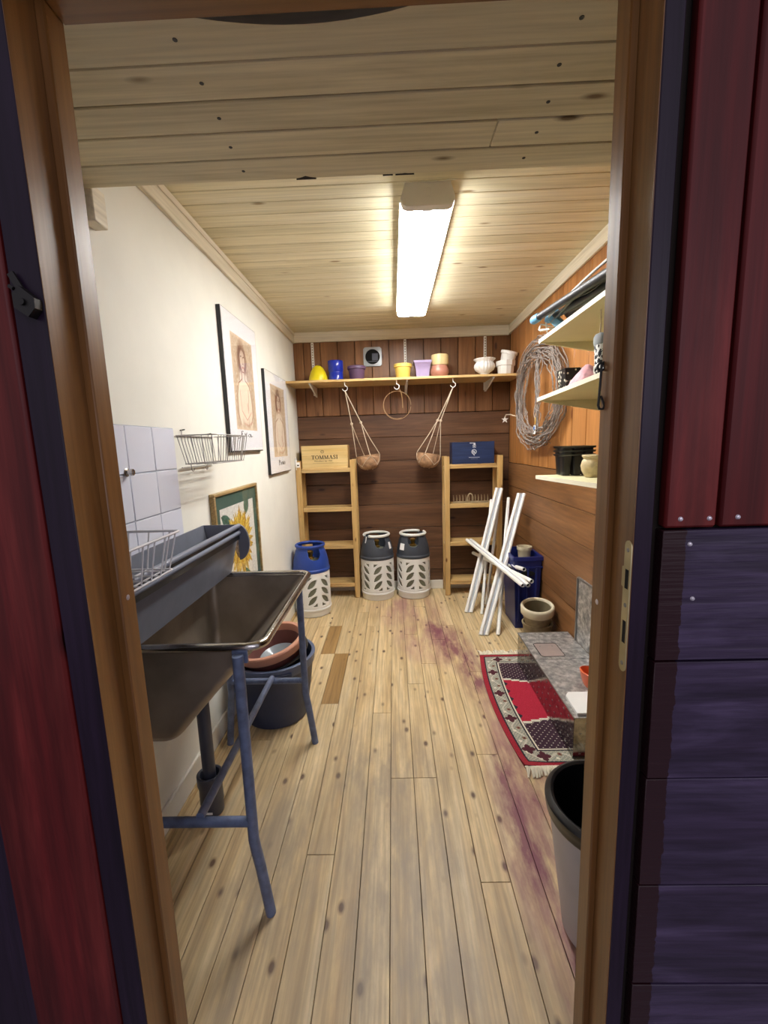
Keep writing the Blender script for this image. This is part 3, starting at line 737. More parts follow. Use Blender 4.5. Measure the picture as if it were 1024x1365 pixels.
# rake head
mRake = plain('worn_rake_metal', 'a6977c', .5, metal=.3, var=.2)
t = thing('rake_head', 'rusty rake head with upturned tines on the second shelf under the navy box', 'rake', (.69, 3.93, .8525))
ob('bar', MB().bar((.535, 3.93, .860), (.858, 3.93, .860), .012, .012), mRake, t)
for i in range(12):
    x = .542+.0280*i
    ob('tine', MB().tube([(x, 3.93, .862), (x, 3.926, .897), (x-.004, 3.918, .928)], [.0048, .0042, .0022], 6), mRake, t)
ob('socket', MB().tube(arc((.690, 3.918, .888), .026, -PI*.1, PI*1.1, 14, ry=.050), .006, 7).tube([(.70, 3.925, .858), (.735, 3.895, .862), (.765, 3.885, .865)], .006, 7), mRake, t)

# ================================================================== GAS BOTTLES
def in_leaf(th, z):
    """openings of the casing: slanted leaves in eight columns, mirrored in turn, with end triangles"""
    RB = .152; sp_ = PI/4
    k = round((th+PI/2)/sp_); a = (th+PI/2-k*sp_)*RB
    sgn = 1 if k % 2 == 0 else -1
    for zc in (.150, .219, .288):
        u, v = a, z-zc
        p = (u*sgn+v)*.7071; q = (-u*sgn+v)*.7071
        p = p/.056; q = q/.0205
        if abs(p) < 1 and abs(q) < (1-p*p): return True
    u = a*sgn
    if .314 < z < .345 and -.040 < u < -.040+(z-.312)*1.35: return True
    if .097 < z < .130 and .038 > u > .038-(.130-z)*1.25: return True
    return False
def gshell(prof, z0, z1, nz, nt_, hole):
    zz = np.linspace(z0, z1, nz+1); pz_, pr2 = zip(*[(z, r) for r, z in prof])
    rr = np.interp(zz, pz_, pr2); b = MB()
    V = [[b.bm.verts.new((rr[i]*math.cos(2*PI*k/nt_), rr[i]*math.sin(2*PI*k/nt_), zz[i])) for k in range(nt_)] for i in range(nz+1)]
    for i in range(nz):
        zc = (zz[i]+zz[i+1])/2
        for k in range(nt_):
            th = 2*PI*(k+.5)/nt_; th = th-2*PI if th > PI else th
            if hole(th, zc): continue
            b.bm.faces.new((V[i][k], V[i][(k+1) % nt_], V[i+1][(k+1) % nt_], V[i+1][k]))
    bmesh.ops.delete(b.bm, geom=[v for v in b.bm.verts if not v.link_faces], context='VERTS')
    return b
SHELLP = [(.1535, .378), (.156, .382), (.156, .400), (.150, .408), (.149, .43), (.146, .455), (.139, .490), (.130, .525), (.122, .548), (.1165, .560), (.1165, .585)]
def gap_in(th, z):
    d = (th+R(75)+PI) % (2*PI)-PI
    for off, hw in ((0, R(24)), (PI, R(24))):
        e = abs((d-off+PI) % (2*PI)-PI)
        if z < .572 and e < hw and z > .548-.062*math.sqrt(max(0, 1-(e/hw)**2)): return True
    return False
def gas_bottle(label, shell_mat, ring_mat, gap, loc, rz):
    t = thing('gas_bottle', label, 'gas bottle', (0, 0, 0), 'gas bottles by the pine shelves')
    ob('base', MB().lathe([(0, .001), (.130, .001), (.143, .004), (.146, .010), (.146, .050), (.148, .054), (.155, .058), (.156, .064), (.155, .071), (.150, .074), (.14, .075), (0, .075)], (0, 0, 0), 56), mGasW, t)
    ob('casing', gshell([(.1505, .074), (.152, .09), (.152, .36), (.151, .381)], .074, .381, 104, 200, in_leaf), mGasW, t, solid=.006, recalc=False)
    ob('inner_vessel', MB().lathe([(.139, .075), (.1435, .09), (.1435, .372), (.138, .40), (.124, .430), (.095, .455), (.05, .470), (0, .474)], (0, 0, 0), 48), mGasIn, t, label='olive grey inner vessel seen through the leaf openings')
    ob('shell', gshell(SHELLP, .378, .585, 70, 140, gap_in), shell_mat, t, solid=.005, recalc=False)
    a0, a1 = gap
    n = 44; ring = [(.113*math.cos(a0+(a1-a0)*k/n), .113*math.sin(a0+(a1-a0)*k/n), .591) for k in range(n+(0 if a1-a0 > 6.28 else 1))]
    ob('ring_handle', MB().tube(ring, .0125, 10, closed=a1-a0 > 6.28), ring_mat, t)
    ob('valve', MB().lathe([(0, .47), (.030, .47), (.030, .482), (.018, .486), (.018, .515), (.024, .518), (.024, .535), (.012, .540), (0, .541)], (0, 0, 0), 20), mBrass, t)
    t.location = loc; t.rotation_euler = (0, 0, rz)
    return t
g1 = gas_bottle('charcoal-topped gas bottle with a white casing next to the left shelf unit', mGasG, mGasW, (R(-128), R(190)), (-.172, 3.897, 0), R(3))
g2 = gas_bottle('charcoal-topped gas bottle with a white casing next to the right shelf unit', mGasG, mGasW, (R(70), R(400)), (.162, 3.92, 0), R(-15))
g3 = gas_bottle('blue-topped gas bottle with a white casing standing by the left wall', mGasB, mGasB, (0, 2*PI), (-.716, 3.535, 0), R(10))
def bottle_label(root, az, z, wd, h, m=mPaper):
    b = MB(); ri = np.interp(z, [p[1] for p in SHELLP], [p[0] for p in SHELLP])+.0022
    r2 = np.interp(z+h, [p[1] for p in SHELLP], [p[0] for p in SHELLP])+.0022
    A = [az+wd*(i/6-.5) for i in range(7)]
    b.loft([[(ri*math.cos(a), ri*math.sin(a), z) for a in A], [(r2*math.cos(a), r2*math.sin(a), z+h) for a in A]], cap=(False, False), closed=False)
    me_o = ob('label', b, m, None, solid=0); off = me_o.location.copy(); me_o.data.transform(Matrix.Translation(off)); me_o.location = (0, 0, 0); me_o.parent = root
    return me_o
bottle_label(g1, R(-32), .470, R(14), .060); bottle_label(g2, R(-122), .455, R(22), .058)
for g, a in ((g1, R(-140)), ):
    o = ob('strap', MB().tube([(.119*math.cos(a), .119*math.sin(a), .585), (.125*math.cos(a), .125*math.sin(a), .56), (.133*math.cos(a), .133*math.sin(a), .53)], .005, 6), mGasW); off = o.location.copy(); o.data.transform(Matrix.Translation(off)); o.location = (0, 0, 0); o.parent = g

# ================================================================== SINK, TROUGH, TUB
t = thing('utility_sink', 'dark steel trough sink with a chromed rim on blue-grey pipe legs', 'sink', (-.60, 1.48, 0))
RZ = .852
def sink_ring(z, x0, x1, y0, y1, rad, n=6):
    pts = []
    for (cx, cy, a0) in ((x1-rad, y1-rad, 0), (x0+rad, y1-rad, PI/2), (x0+rad, y0+rad, PI), (x1-rad, y0+rad, 3*PI/2)):
        for i in range(n+1):
            a = a0+PI/2*i/n; pts.append((cx+rad*math.cos(a), cy+rad*math.sin(a), z))
    return pts
outer = [sink_ring(RZ, -.825, -.392, 1.142, 1.828, .035), sink_ring(.80, -.825, -.440, 1.148, 1.822, .035), sink_ring(.62, -.822, -.603, 1.165, 1.806, .035), sink_ring(.545, -.818, -.668, 1.178, 1.795, .035), sink_ring(.520, -.805, -.690, 1.195, 1.78, .04), sink_ring(.512, -.785, -.715, 1.23, 1.75, .03)]
inn = [[(x*(1-.012)+(-.61)*.012, y*(1-.006)+1.485*.006, z+.004) for x, y, z in r] for r in outer[::-1]]
bb_ = MB().loft(outer, cap=(False, True)).loft(inn, cap=(True, False)); ob('basin', bb_, mSink, t, ang=50, recalc=False)
rim = sink_ring(RZ+.002, -.832, -.380, 1.130, 1.838, .045, 8)
ob('rim', MB().tube(rim, .0125, 10, closed=True), mChrome, t, label='worn chromed rim')
ob('rim_flange', MB().loft([sink_ring(RZ+.004, -.828, -.386, 1.134, 1.834, .04), sink_ring(RZ-.001, -.822, -.400, 1.147, 1.821, .035)], cap=(False, False)), mChrome, t, solid=.002)
for x, sx_ in ((-.440, 1), (-.790, -1)):
    for y in (1.103, 1.868):
        fx = x+.026*sx_ if sx_ > 0 else x-.02
        ob('leg', MB().tube([(x, y, .842), (x, y, .27), (x+.004*sx_, y, .235), (x+.012*sx_, y+.004, .17), (x+.030*sx_, y+.008, .0005)], .0155, 12), mPipe, t)
for y in (1.103, 1.868): ob('crossbar', MB().tube([(-.792, y, .326), (-.438, y, .326)], .0145, 10), mPipe, t)
ob('stretcher', MB().tube([(-.592, 1.103, .343), (-.592, 1.868, .343)], .0130, 10), mPipe, t)
ob('leg_bracket', MB().box(-.462, -.418, 1.116, 1.124, .812, .850, .002), mPipe, t)
ob('waste_pipe', MB().tube([(-.745, 1.49, .515), (-.745, 1.49, .12)], .024, 16).tube([(-.745, 1.49, .515), (-.745, 1.49, .495)], .033, 16), mGreyPipe, t)
ob('drain_socket', MB().lathe([(0, .001), (.040, .001), (.042, .005), (.042, .045), (.044, .05), (.043, .12), (.047, .125), (.047, .165), (.042, .167), (.036, .165), (.033, .11), (0, .11)], (-.745, 1.49, 0), 28), mGreyPipe, t)
ob('socket_label', MB().box(-.752, -.728, 1.446, 1.448, .022, .030), mPaper, t)

t = thing('planter_trough', 'long slate grey plastic planter trough lying along the back of the sink', 'planter', (-.74, 1.4, .866))
ZB, ZT = .8675, 1.078
def tr_ring(y, xi0, xi1, xb0, xb1): return [(xb0, y, ZB), (xb1, y, ZB), (xi1, y, ZT), (xi0, y, ZT)]
y0, y1 = .95, 1.838
b = MB().loft([[(-.795, y0+.02, ZB), (-.722, y0+.02, ZB), (-.722, y1-.012, ZB), (-.795, y1-.012, ZB)], [(-.835, y0, ZT), (-.672, y0, ZT), (-.672, y1, ZT), (-.835, y1, ZT)],
               [(-.829, y0+.006, ZT), (-.678, y0+.006, ZT), (-.678, y1-.006, ZT), (-.829, y1-.006, ZT)], [(-.79, y0+.026, ZB+.008), (-.727, y0+.026, ZB+.008), (-.727, y1-.018, ZB+.008), (-.79, y1-.018, ZB+.008)]], cap=(True, True))
ob('trough', b, mTrough, t)
for z, x in ((1.079, -.664), (1.048, -.668)):
    ob('rim_rail', MB().tube([(x, y0, z), (x, y1-.035, z)], .0095, 10), mTroughD, t)
ob('rail_web', MB().box(-.673, -.666, y0, y1-.03, 1.02, 1.078), mBlack, t)
ob('end_lug', MB().prism([(-.672, 1.084)]+[(-.672+.046*math.cos(a), 1.006+.078*math.sin(a)) for a in np.linspace(PI/2*.95, -PI/2, 14)], 'y', y1-.034, y1-.022), mTrough, t)

t = thing('tub', 'large dark blue round tub on the floor under the sink', 'tub', (-.655, 2.125, 0))
ob('body', MB().lathe([(0, .001), (.145, .001), (.158, .008), (.185, .17), (.202, .295), (.203, .296), (.197, .30), (.178, .16), (.150, .014), (0, .012)], (-.655, 2.125, 0), 56), mTub, t)
ob('rim', MB().lathe([(.200, .292), (.207, .291), (.210, .300), (.211, .328), (.2145, .330), (.2145, .340), (.208, .343), (.197, .341), (.196, .296)], (-.655, 2.125, 0), 56), mTubRim, t)
ob('grip', MB().bar((-.655+.2175*math.cos(R(-52)), 2.125+.2175*math.sin(R(-52)), .306), (-.655+.2175*math.cos(R(-80)), 2.125+.2175*math.sin(R(-80)), .306), .012, .022, bev=.003), mTub, t)
rt = Matrix.Rotation(R(7), 3, 'X') @ Matrix.Rotation(R(-9), 3, 'Y')
BC = (-.655, 2.11, .352)
tag(ob('black_pot', MB().lathe([(0, -.10), (.13, -.10), (.178, -.005), (.186, 0), (.186, .006), (.174, .006), (.126, -.09), (0, -.09)], (BC[0], BC[1], BC[2]-.004), 44, rot=rt), mBlack), 'black plastic pot nested in the blue tub below the terracotta bowl', 'pot')
t = thing('terracotta_bowl', 'terracotta plant bowl with a broad rim sitting tilted on the blue tub', 'bowl', BC)
ob('body', MB().lathe([(0, -.075), (.118, -.075), (.150, .012), (.166, .048), (.160, .050), (.142, .012), (.112, -.064), (0, -.064)], BC, 48, rot=rt), mTerraD, t)
ob('rim', MB().lathe([(.158, .030), (.172, .028), (.176, .034), (.180, .066), (.176, .072), (.158, .072), (.154, .064), (.152, .034)], BC, 48, rot=rt), mTerra, t, label='paler terracotta rim')
tag(ob('grey_dish', MB().lathe([(0, .002), (.05, .002), (.085, .030), (.092, .042), (.088, .043), (.05, .009), (0, .009)], (BC[0]+.035, BC[1]-.005, BC[2]-.045), 36, rot=rt), plain('grey_glaze', '8d949b', .15, var=.1)), 'shiny grey dish lying inside the terracotta bowl', 'dish')

# ------------------------------------------------------------------ wire baskets
def wire_basket(name, label, x0, x1, y0, y1, zb, zt, inx, iny, nx, ny, m, r=.0022, hooks=None):
    t = thing(name, label, 'basket', ((x0+x1)/2, (y0+y1)/2, zb), 'white wire baskets')
    top = [(x0, y0, zt), (x1, y0, zt), (x1, y1, zt), (x0, y1, zt)]
    bot = [(x0+inx, y0+iny, zb), (x1-inx, y0+iny, zb), (x1-inx, y1-iny, zb), (x0+inx, y1-iny, zb)]
    ob('top_rim', MB().tube(sink_ring(zt, x0, x1, y0, y1, .012, 3), r*1.45, 6, closed=True), m, t)
    ob('bottom_rim', MB().tube(sink_ring(zb, x0+inx, x1-inx, y0+iny, y1-iny, .010, 3), r*1.1, 6, closed=True), m, t)
    for i in range(ny):
        f = (i+.5)/ny; ya, yb_ = y0+(y1-y0)*f, y0+iny+(y1-y0-2*iny)*f
        ob('wire', MB().tube([(x0, ya, zt), (x0+inx, yb_, zb), (x1-inx, yb_, zb), (x1, ya, zt)], r, 5), m, t)
    for i in range(nx):
        f = (i+.5)/nx; xa, xb = x0+(x1-x0)*f, x0+inx+(x1-x0-2*inx)*f
        ob('wire', MB().tube([(xa, y0, zt), (xb, y0+iny, zb-.002), (xb, y1-iny, zb-.002), (xa, y1, zt)], r, 5), m, t)
    return t
mWire = plain('grey_plated_wire', 'a9a6a2', .35, metal=.5)
mWireW = plain('white_coated_wire', 'd6d6da', .35, var=.03)
b1 = wire_basket('wire_basket', 'silvery wire basket hung on two nails beside the white tiles', -.870, -.700, 1.745, 2.118, 1.347, 1.462, .018, .022, 4, 13, mWire, .0019)
ob('hanger', MB().tube([(-.862, 1.762, 1.332), (-.862, 2.05, 1.332)], .0024, 6).tube([(-.870, 1.80, 1.462), (-.868, 1.80, 1.487)], .002, 5).tube([(-.870, 2.062, 1.462), (-.868, 2.062, 1.477)], .002, 5)
   .tube([(-.856, 1.83, 1.347)]+arc((-.856, 1.845, 1.325), .012, PI, 2*PI, 8, 'yz'), .0018, 5).tube([(-.856, 2.02, 1.347)]+arc((-.856, 1.985, 1.325), .012, PI, 2*PI, 8, 'yz'), .0018, 5), mWire, b1)
wire_basket('wire_basket', 'white coated wire basket standing across the grey planter trough', -.800, -.575, .83, 1.128, 1.091, 1.190, .018, .022, 4, 6, mWireW, .0024)
# water stub on the tiles
t = thing('tap_stub', 'chromed water outlet stub sticking out of the white tiles', 'tap', (XL+.02, 1.398, 1.337))
ob('flange', MB().lathe([(0, 0), (.014, 0), (.014, .003), (.010, .006), (0, .006)], (XL+.0092, 1.392, 1.337), 20, rot=Matrix.Rotation(R(90), 3, 'Y')), mChrome, t)
ob('spout', MB().lathe([(0, .005), (.008, .005), (.008, .014), (.011, .015), (.011, .024), (.007, .024), (.007, .018), (0, .018)], (XL+.0092, 1.392, 1.337), 6, rot=Matrix.Rotation(R(90), 3, 'Y')), mChrome, t)

# ================================================================== PICTURES
def blur(a, n):
    for _ in range(n):
        p = np.pad(a, ((1, 1), (1, 1)), mode='edge')
        a = (p[:-2, 1:-1]+p[2:, 1:-1]+p[1:-1, :-2]+p[1:-1, 2:]+4*p[1:-1, 1:-1])/8
    return a
def seg_dist(U, V, pts):
    d = np.full(U.shape, 9.0)
    for (a, b), (c, e) in zip(pts, pts[1:]):
        vx, vy = c-a, e-b; L = vx*vx+vy*vy+1e-9
        tt = np.clip(((U-a)*vx+(V-b)*vy)/L, 0, 1)
        d = np.minimum(d, np.hypot(U-a-tt*vx, V-b-tt*vy))
    return d
def sketch(seed, hair_up, lean):
    """a loose red-chalk figure study: head and shoulders of a long-haired sitter"""
    g = np.random.default_rng(seed); W_, H_ = 132, 194
    u, v = np.meshgrid((np.arange(W_)+.5)/W_, (np.arange(H_)+.5)/H_); v = v*H_/W_
    nz = blur(g.random((H_, W_)), 6); nz = (nz-nz.min())/(nz.max()-nz.min())
    streak = blur(g.random((H_, W_)), 1)
    base = np.array([.82, .74, .64]); img = np.ones((H_, W_, 3))*base
    img -= (nz[..., None]-.3)*np.array([.16, .20, .24])
    edge = np.minimum(np.minimum(u, 1-u), np.minimum(v, H_/W_-v)); img += np.clip(.07-edge, 0, 1)[..., None]*1.5
    cx = .46+lean; top = H_/W_-.14
    skin = np.array([.95, .89, .80])
    def blob(x, y, rx, ry, soft=.35): return np.clip((1-np.hypot((u-x)/rx, (v-y)/ry))/soft, 0, 1)
    hair = blob(cx-.02, top-.20, .24, .34, .5)
    img = img*(1-hair[..., None]*.85)+np.array([.45, .29, .20])*hair[..., None]*.85
    body = np.maximum(blob(cx, .52, .32, .50, .25), blob(cx+.02, top-.46, .10, .22))
    body = np.maximum(body, np.maximum(blob(cx-.22, .38, .12, .42), blob(cx+.24, .36, .12, .44)))
    face = blob(cx+.01, top-.22, .13, .19, .2)
    s_ = np.maximum(body, face)[..., None]; img = img*(1-s_*.9)+skin*s_*.9
    def line(pts, wd, col, k=.95):
        nonlocal img
        wd *= .85
        m = np.clip(1-seg_dist(u, v, pts)/wd, 0, 1)[..., None]*k*(.75+.35*streak[..., None]); img = img*(1-m)+np.array(col)*m
    br, dk, rd = (.50, .28, .18), (.27, .13, .08), (.72, .36, .28)
    line([(cx-.06, top-.16), (cx-.02, top-.15)], .018, dk); line([(cx+.05, top-.16), (cx+.09, top-.15)], .018, dk)
    line([(cx+.02, top-.17), (cx+.01, top-.26), (cx+.035, top-.27)], .014, br); line([(cx-.02, top-.33), (cx+.06, top-.325)], .018, rd)
    line([(cx-.12, top-.12), (cx-.12, top-.28), (cx-.04, top-.40), (cx+.05, top-.40), (cx+.13, top-.26), (cx+.13, top-.1)], .016, br)
    line([(cx-.05, top-.40), (cx-.07, top-.52), (cx-.24, top-.60), (cx-.33, top-.80), (cx-.34, .25), (cx-.26, .08)], .018, br)
    line([(cx+.06, top-.40), (cx+.08, top-.52), (cx+.26, top-.60), (cx+.35, top-.82), (cx+.36, .25), (cx+.22, .08)], .018, br)
    line([(cx-.20, .62), (cx-.17, .30), (cx+.05, .16), (cx+.28, .30)], .018, rd, .6); line([(cx+.20, .66), (cx+.16, .34)], .018, br, .6)
    for i in range(14):
        a = -.22+i*.033 if hair_up < 1 else -.2+i*.03
        line([(cx+a*.6, top-.02-.03*g.random()), (cx+a*1.05, top-.18), (cx+a*1.0+.02*g.normal(), top-.36-.22*g.random()*(1-hair_up))], .013, dk if i % 3 else br, .7)
    if hair_up: line([(cx-.06, top-.02), (cx-.05, top+.05), (cx+.04, top+.06), (cx+.06, top-.02)], .03, dk, .7)
    line([(cx-.1, .10), (cx+.1, .07), (cx+.3, .14)], .03, rd, .35); line([(cx+.12, .42), (cx+.14, .30)], .05, rd, .35)
    return img
def poster(name, label, y0, y1, z0, z1, art, seed, up, lean, sig):
    t = thing(name, label, 'picture', (XL+.012, (y0+y1)/2, z0), 'framed figure sketches on the plaster wall')
    X0 = XL+.001
    ob('backing', MB().box(X0, X0+.020, y0, y1, z0, z1, .001), mBlack, t, label='black backing edge')
    ob('mat_board', MB().box(X0+.0201, X0+.0215, y0+.006, y1-.003, z0+.008, z1-.003), plain('white_mat_board', 'f6f7fa', .3, var=.01), t)
    a0, a1, c0, c1 = art
    grid_print('drawing', mPrint, t, (X0+.0221, a1, c0), (0, a0-a1, 0), (0, 0, c1-c0), sketch(seed, up, lean)[:, ::-1] if False else sketch(seed, up, lean)[:, ::-1])
    sg = MB()
    for pts in sig: sg.tube([(X0+.0225, y0+(y1-y0)*p, z0+q) for p, q in pts], .0018, 4)
    ob('signature', sg, mInk, t)
    ob('glass', MB().box(X0+.0228, X0+.0242, y0+.001, y1-.001, z0+.001, z1-.001), mGlass, t)
def glass_mat():
    m, nt, b = new_mat('picture_glass')
    tr = N(nt, 'ShaderNodeBsdfTransparent'); gl = N(nt, 'ShaderNodeBsdfGlossy'); gl.inputs['Roughness'].default_value = .03
    lw = N(nt, 'ShaderNodeLayerWeight'); lw.inputs['Blend'].default_value = .5; mx = N(nt, 'ShaderNodeMixShader')
    pw = math_n(nt, 'POWER', lw.outputs['Facing'], 4.0); fz = math_n(nt, 'ADD', math_n(nt, 'MULTIPLY', pw, .35), .02)
    nt.links.new(fz, mx.inputs[0]); nt.links.new(tr.outputs[0], mx.inputs[1]); nt.links.new(gl.outputs[0], mx.inputs[2])
    nt.links.new(mx.outputs[0], nt.nodes['Material Output'].inputs[0]); return m
mGlass = glass_mat()
sigA = [[(.30, .085), (.31, .115), (.36, .115)], [(.30, .10), (.34, .102)], [(.30, .085), (.36, .086)], [(.40, .105), (.43, .085), (.46, .108)], [(.50, .088), (.53, .10), (.58, .10), (.57, .087), (.52, .086)], [(.58, .102), (.60, .085), (.64, .09)], [(.2, .075), (.28, .08)]]
sigB = [[(.38, .06), (.39, .10), (.44, .095), (.40, .08)], [(.46, .06), (.47, .085), (.52, .062)], [(.54, .085), (.56, .062), (.58, .085), (.60, .062)], [(.62, .062), (.65, .082), (.68, .082), (.67, .062), (.62, .065)]]
poster('framed_sketch', 'larger framed sepia figure sketch above the hung wire basket', 2.305, 2.868, 1.385, 2.128, (2.415, 2.772, 1.510, 2.028), 3, 0, 0, sigA)
poster('framed_sketch', 'smaller framed sepia figure sketch next to the pine shelf corner', 3.020, 3.610, 1.212, 1.935, (3.135, 3.525, 1.335, 1.852), 11, 1, .04, sigB)
# sunflower picture
def sunflower():
    W_, H_ = 150, 150*.74/.50; H_ = int(H_)
    u, v = np.meshgrid((np.arange(W_)+.5)/W_*.50, (np.arange(H_)+.5)/W_*.50); top = H_/W_*.50
    img = np.ones((H_, W_, 3))*np.array([.90, .90, .87])
    g = np.random.default_rng(5); nz = blur(g.random((H_, W_)), 3); nz = (nz-nz.mean())*2
    img += nz[..., None]*.12
    cx, cy = .252, top-.218
    def leaf(x, y, a, L, wd, col):
        nonlocal img
        p = (u-x)*math.cos(a)+(v-y)*math.sin(a); q = -(u-x)*math.sin(a)+(v-y)*math.cos(a)
        m = (np.abs(q) < wd*np.sin(np.clip(p/L, 0, 1)*PI)**.8) & (p > 0) & (p < L)
        img[m] = np.array(col)+nz[m][:, None]*.25; mm = m & (np.abs(q) < .0022); img[mm] = np.array(col)*.7
    G = (.25, .42, .36)
    leaf(cx-.10, cy+.10, R(150), .16, .035, G); leaf(cx+.1, cy+.14, R(62), .13, .04, G); leaf(cx+.03, cy-.15, R(-62), .32, .07, (.27, .46, .36)); leaf(cx+.0, cy-.2, R(-118), .3, .07, G)
    for layer, (n, L, wd) in enumerate(((34, .205, .019), (34, .180, .017), (30, .150, .015))):
        for k in range(n):
            a = 2*PI*(k+.5*layer)/n+g.normal()*.06; l2 = L*(.86+.22*g.random())
            leaf(cx, cy, a, l2, wd, [(.88, .72, .24), (.95, .82, .38), (.80, .62, .18)][(k+layer) % 3])
    rr = np.hypot(u-cx, v-cy)
    m = rr < .088; img[m] = np.array([.33, .27, .22])+nz[m][:, None]*.5; m = (rr < .086) & (rr > .068); img[m] = np.array([.42, .33, .22])+nz[m][:, None]*.6
    return img
t = thing('framed_sunflower', 'framed sunflower print with a green mat behind the sink', 'picture', (XL+.02, 2.35, .37))
y0, y1, z0, z1 = 2.015, 2.668, .37, 1.192; X0 = XL+.001
fw_ = .016
mFrameG = wood('gold_frame', '8f7446', 'ab8e5c', 'c3a877', 1, rough=.4, var=.02)
for (a, b_, c, d) in ((y0, y1, z1-fw_, z1), (y0, y1, z0, z0+fw_), (y0, y0+fw_, z0+fw_, z1-fw_), (y1-fw_, y1, z0+fw_, z1-fw_)):
    ob('frame_side', MB().box(X0, X0+.026, a, b_, c, d, .002), mFrameG, t)
ob('backing', MB().box(X0, X0+.012, y0+fw_, y1-fw_, z0+fw_, z1-fw_), mBlack, t)
ob('mat_board', MB().box(X0+.0122, X0+.0140, y0+fw_, y1-fw_, z0+fw_, z1-fw_), plain('green_mat_board', '3f5f55', .6, var=.03), t, label='dark green mat')
grid_print('flower_print', mPrint, t, (X0+.0145, y0+.075, z1-.085-.74*.505/.50), (0, .505, 0), (0, 0, .74*.505/.50), sunflower())
ob('glass', MB().box(X0+.0200, X0+.0215, y0+fw_, y1-fw_, z0+fw_, z1-fw_), mGlass, t)

# ================================================================== RIGHT SIDE: CRATE, TUBES, POTS
t = thing('storage_crate', 'deep blue plastic crate in the corner behind the stacked ceramic pots', 'crate', (.97, 3.25, 0))
def cr(z, f=0.0):  # outline tapering to the floor
    k = 1-z/.55; i = .018*k+f
    return [(.868+i, 3.100+i), (1.068-i, 3.100+i), (1.068-i, 3.425-i), (.868+i, 3.425-i)]
def lv(z, f=0): return [(x, y, z) for x, y in cr(z, f)]
ob('body', MB().loft([lv(.002), lv(.50), lv(.552), lv(.552, .006), lv(.02, .006)], cap=(True, True)), mCrate, t)
rimm = MB()
for z0, z1, e in ((.528, .556, .010), (.470, .480, .006)):
    a, b_ = [(x, y) for x, y in cr(.55, -e)], [(x, y) for x, y in cr(.55, .004)]
    rimm.loft([[(x, y, z0) for x, y in b_], [(x, y, z0) for x, y in a], [(x, y, z1) for x, y in a], [(x, y, z1) for x, y in b_]], cap=(False, False))
ob('rim', rimm, mCrate, t)
for x in (.905, .968, 1.03): ob('rib', MB().box(x-.006, x+.006, 3.090, 3.108, .06, .468, .002), mCrate, t)
ob('handle_slot', MB().prism([(.968+.052*math.cos(a), .43+.02*math.sin(a)) for a in np.linspace(0, 2*PI, 18)[:-1]], 'y', 3.093, 3.102), mDark, t)
tag(ob('flower_pot', MB().lathe([(0, 0), (.040, 0), (.046, .06), (.050, .10), (.056, .102), (.057, .128), (.049, .129), (.040, .02), (0, .02)], (.990, 3.27, .468), 32), mBeige), 'beige pot standing inside the blue crate', 'pot', 'ceramic pots near the blue crate')
tag(ob('folded_bag', MB().box(.895, 1.045, 3.125, 3.40, .0205, .467, .03), mCrate), 'dark blue folded bag filling the blue crate under the beige pot', 'bag')
# stacked pots on the floor
PC = (.962, 2.855)
tag(ob('saucer', MB().lathe([(0, .001), (.085, .001), (.104, .020), (.110, .030), (.105, .031), (.083, .010), (0, .009)], (PC[0], PC[1], 0), 40), mKhaki), 'brown saucer on the floor under the stacked ceramic pots', 'saucer')
tag(ob('flower_pot', MB().lathe([(0, 0), (.066, 0), (.078, .015), (.090, .08), (.096, .135), (.101, .138), (.103, .150), (.098, .155), (.090, .150), (.075, .03), (0, .02)], (PC[0], PC[1], .0095), 44), mKhaki), 'khaki ceramic pot standing on the saucer holding another pot', 'pot', 'ceramic pots near the blue crate')
PT = Matrix.Rotation(R(9), 3, 'X') @ Matrix.Rotation(R(-3), 3, 'Y'); pc_ = (PC[0]-.004, PC[1]-.008, .090)
t = thing('flower_pot', 'glossy cream-rimmed pot stacked on top of the khaki pot', 'pot', pc_, 'ceramic pots near the blue crate')
ob('body', MB().lathe([(0, 0), (.060, 0), (.072, .06), (.090, .115), (.094, .150), (.100, .156), (.085, .157)], pc_, 48, rot=PT), mKhaki, t)
ob('rim', MB().lathe([(.092, .150), (.104, .153), (.109, .160), (.110, .202), (.107, .209), (.100, .213), (.091, .211), (.086, .203), (.086, .185)], pc_, 48, rot=PT), plain('glossy_cream', 'd6cdb2', .22, var=.05), t, label='thick glossy cream rim')
ob('inside', MB().lathe([(.0865, .200), (.078, .15), (.066, .10), (0, .095)], pc_, 40, rot=PT), plain('pot_inside', '6d6249', .7, var=.15), t, label='dull brown inside')

GT = 'white plastic tubes leaning by the blue crate'
def round_tube(label, a, b, r=.0155):
    t = thing('plastic_tube', label, 'tube', ((a[0]+b[0])/2, (a[1]+b[1])/2, min(a[2], b[2])), GT)
    A, B = Vector(a), Vector(b); d = (B-A).normalized()
    ob('wall', MB().tube([A, B], r, 14, caps=False).tube([A, B], r*.74, 14, caps=False), mWhitePl, t, recalc=False)
    ob('bore', MB().tube([A+d*.012, B-d*.012], r*.73, 12), mDark, t)
def twin(label, a1, a2, b1, b2, r=.0145):
    A1, A2, B1, B2 = map(Vector, (a1, a2, b1, b2))
    t = thing('plastic_profile', label, 'tube', ((A1+A2+B1+B2)/4).to_tuple()[:2]+(min(A1.z, B1.z),), GT)
    for A, B in ((A1, B1), (A2, B2)):
        d = (B-A).normalized()
        ob('tube', MB().tube([A, B], r, 14, caps=False).tube([A, B], r*.72, 14, caps=False), mWhitePl, t, recalc=False)
        ob('bore', MB().tube([A+d*.012, B-d*.012], r*.71, 12), mDark, t)
    off = ((A2-A1).cross(B1-A1)).normalized()
    ob('web', MB().bar((A1+A2)/2, (B1+B2)/2, (A2-A1).length*.55, .014, up=off), mWhitePlD, t, label='grey groove between the two tubes')
